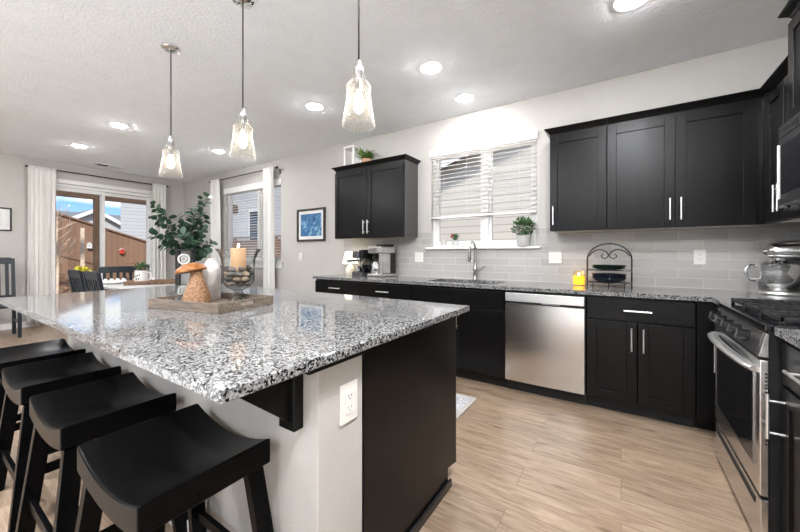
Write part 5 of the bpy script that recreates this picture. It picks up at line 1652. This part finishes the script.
# saplings on the slope
def sapling(label, x, y, z0, h, branches, seed):
    rn = random.Random(seed)
    t = thing('young_tree', label, 'tree', (x, y, z0))
    MB().tube([(0, 0, -0.05), (0.01, 0.012, h * 0.35), (-0.01, 0.0, h * 0.7), (0.0, 0.01, h)], [0.034, 0.028, 0.020, 0.009], 9).build('trunk', M['twig'], t)
    if branches:
        mb = MB()
        for i in range(branches):
            z = h * rn.uniform(0.32, 0.98)
            a = rn.uniform(0, 2 * PI)
            ln = rn.uniform(0.25, 0.62) * (1.15 - 0.6 * z / h)
            d = Vector((math.cos(a), math.sin(a), rn.uniform(0.5, 1.1)))
            p = Vector((0, 0, z))
            pts = [p, p + d * ln * 0.5 + Vector((0, 0, -0.02)), p + d * ln]
            mb.tube(pts, [0.007, 0.005, 0.002], 5)
            for k in range(3):
                q = p + d * ln * rn.uniform(0.35, 0.9)
                dd = (d + Vector((rn.uniform(-1, 1), rn.uniform(-1, 1), rn.uniform(-.2, .6)))).normalized()
                mb.tube([q, q + dd * rn.uniform(0.1, 0.22)], [0.004, 0.0015], 4)
        mb.build('branches', M['twig'], t)
sapling('young bare tree with pale twigs outside the sliding door', -11.7, 2.28, 0.20, 2.1, 46, 4)
t = thing('garden_stake', 'straight pale wooden stake in front of the cedar fence', 'stake', (-11.7, 2.745, 0.15))
MB().box(-0.035, 0.035, -0.035, 0.035, -0.10, 1.72).build('stake', M['twig'], t)
t = thing('yellow_shrub', 'low yellow-green shrub on the bark slope', 'shrub', (-11.3, 2.62, 0.10))
rnd = random.Random(8)
bush(t, (0, 0, 0.62), 0.16, 130, 0.12, 0.06, M['yellowleaf'], rnd, squash=0.6)
MB().tube([(0, 0, -0.05), (0, 0, 0.55)], 0.01, 6).build('stem', M['stem'], t)

# houses beyond
def house(label, loc, sx, sy, hw, ridge, axis, wallm, over=0.35, wins=(), rotz=0):
    t = thing('neighbour_house', label, 'house', loc, rotz)
    MB().box(0, sx, 0, sy, 0, hw).build('walls', wallm, t)
    if axis == 'x':      # ridge along x, gables on x ends
        poly = [(-over, hw - 0.18), (sy / 2, ridge), (sy + over, hw - 0.18), (sy + over, hw - 0.02), (sy / 2, ridge + 0.18), (-over, hw - 0.02)]
        MB().prism(poly, 'x', -over, sx + over).build('roof', M['roof'], t)
        g = MB().prism([(0, hw), (sy, hw), (sy / 2, ridge - 0.02)], 'x', 0.01, sx - 0.01)
        g.build('gable', wallm, t)
        tr = [(-over - .02, hw - 0.30), (sy / 2, ridge - 0.10), (sy + over + .02, hw - 0.30), (sy + over + .02, hw), (sy / 2, ridge + 0.2), (-over - .02, hw)]
        for xx in (-over - 0.03, sx + over):
            MB().prism(tr, 'x', xx, xx + 0.03).build('barge_board', M['white'], t)
    else:
        poly = [(-over, hw - 0.18), (sx / 2, ridge), (sx + over, hw - 0.18), (sx + over, hw - 0.02), (sx / 2, ridge + 0.18), (-over, hw - 0.02)]
        MB().prism(poly, 'y', -over, sy + over).build('roof', M['roof'], t)
        MB().prism([(0, hw), (sx, hw), (sx / 2, ridge - 0.02)], 'y', 0.01, sy - 0.01).build('gable', wallm, t)
        tr = [(-over - .02, hw - 0.30), (sx / 2, ridge - 0.10), (sx + over + .02, hw - 0.30), (sx + over + .02, hw), (sx / 2, ridge + 0.2), (-over - .02, hw)]
        for yy in (-over - 0.03, sy + over):
            MB().prism(tr, 'y', yy, yy + 0.03).build('barge_board', M['white'], t)
    for face, a, b, z0, z1 in wins:
        if face == 'x1':
            f = MB().box(sx + 0.0005, sx + 0.05, a, b, z0, z1).build('window', M['white'], t)
            MB().box(sx + 0.0505, sx + 0.06, a + 0.1, b - 0.1, z0 + 0.1, z1 - 0.1).build('pane', M['blackgloss'], f)
        else:
            f = MB().box(a, b, -0.05, -0.0005, z0, z1).build('window', M['white'], t)
            MB().box(a + 0.1, b - 0.1, -0.06, -0.0505, z0 + 0.1, z1 - 0.1).build('pane', M['blackgloss'], f)
    return t
house('tall grey-blue sided house filling the right pane of the sliding door', (-25.65, 7.79, -0.1), 8, 7, 6.2, 8.5, 'x', M['siding_blue'], wins=(('x1', 1.55, 2.6, 3.6, 5.0),), rotz=R(-17))
house('distant pale house with white gable seen above the fence', (-43, 6.15, -0.1), 9, 5.0, 3.1, 4.6, 'x', M['siding_grey'])
house('distant grey-roofed house at the left of the sliding door', (-56, 8.0, -0.1), 10, 9, 4.3, 5.8, 'y', M['siding_grey'])
house('cream sided neighbour house close outside the sink window', (-4.2, 7.3, -0.1), 13, 8, 3.15, 5.36, 'y', M['siding_cream'])
house('grey sided neighbour house behind the slatted dining window', (-14.9, 8.6, -0.1), 8.2, 8, 5.4, 7.6, 'x', M['siding_grey'], wins=(('y0', 1.4, 2.5, 1.7, 3.2),))
fence2 = thing('side_fence', 'brown side yard fence outside the slatted window', 'fence', (-13.05, 6.4, -0.1))
for i in range(4):
    MB().box(i * 2.2, i * 2.2 + 2.198, 0, 0.02, 0, 1.75).build('fence_panel', M['fence'], fence2)
    MB().box(i * 2.2 - 0.045, i * 2.2 + 0.045, -0.04, -0.0005, 0, 1.8).build('post', M['fencetrim'], fence2)
MB().box(0, 8.8, -0.05, 0.05, 1.801, 1.85).build('cap_rail', M['fencetrim'], fence2)
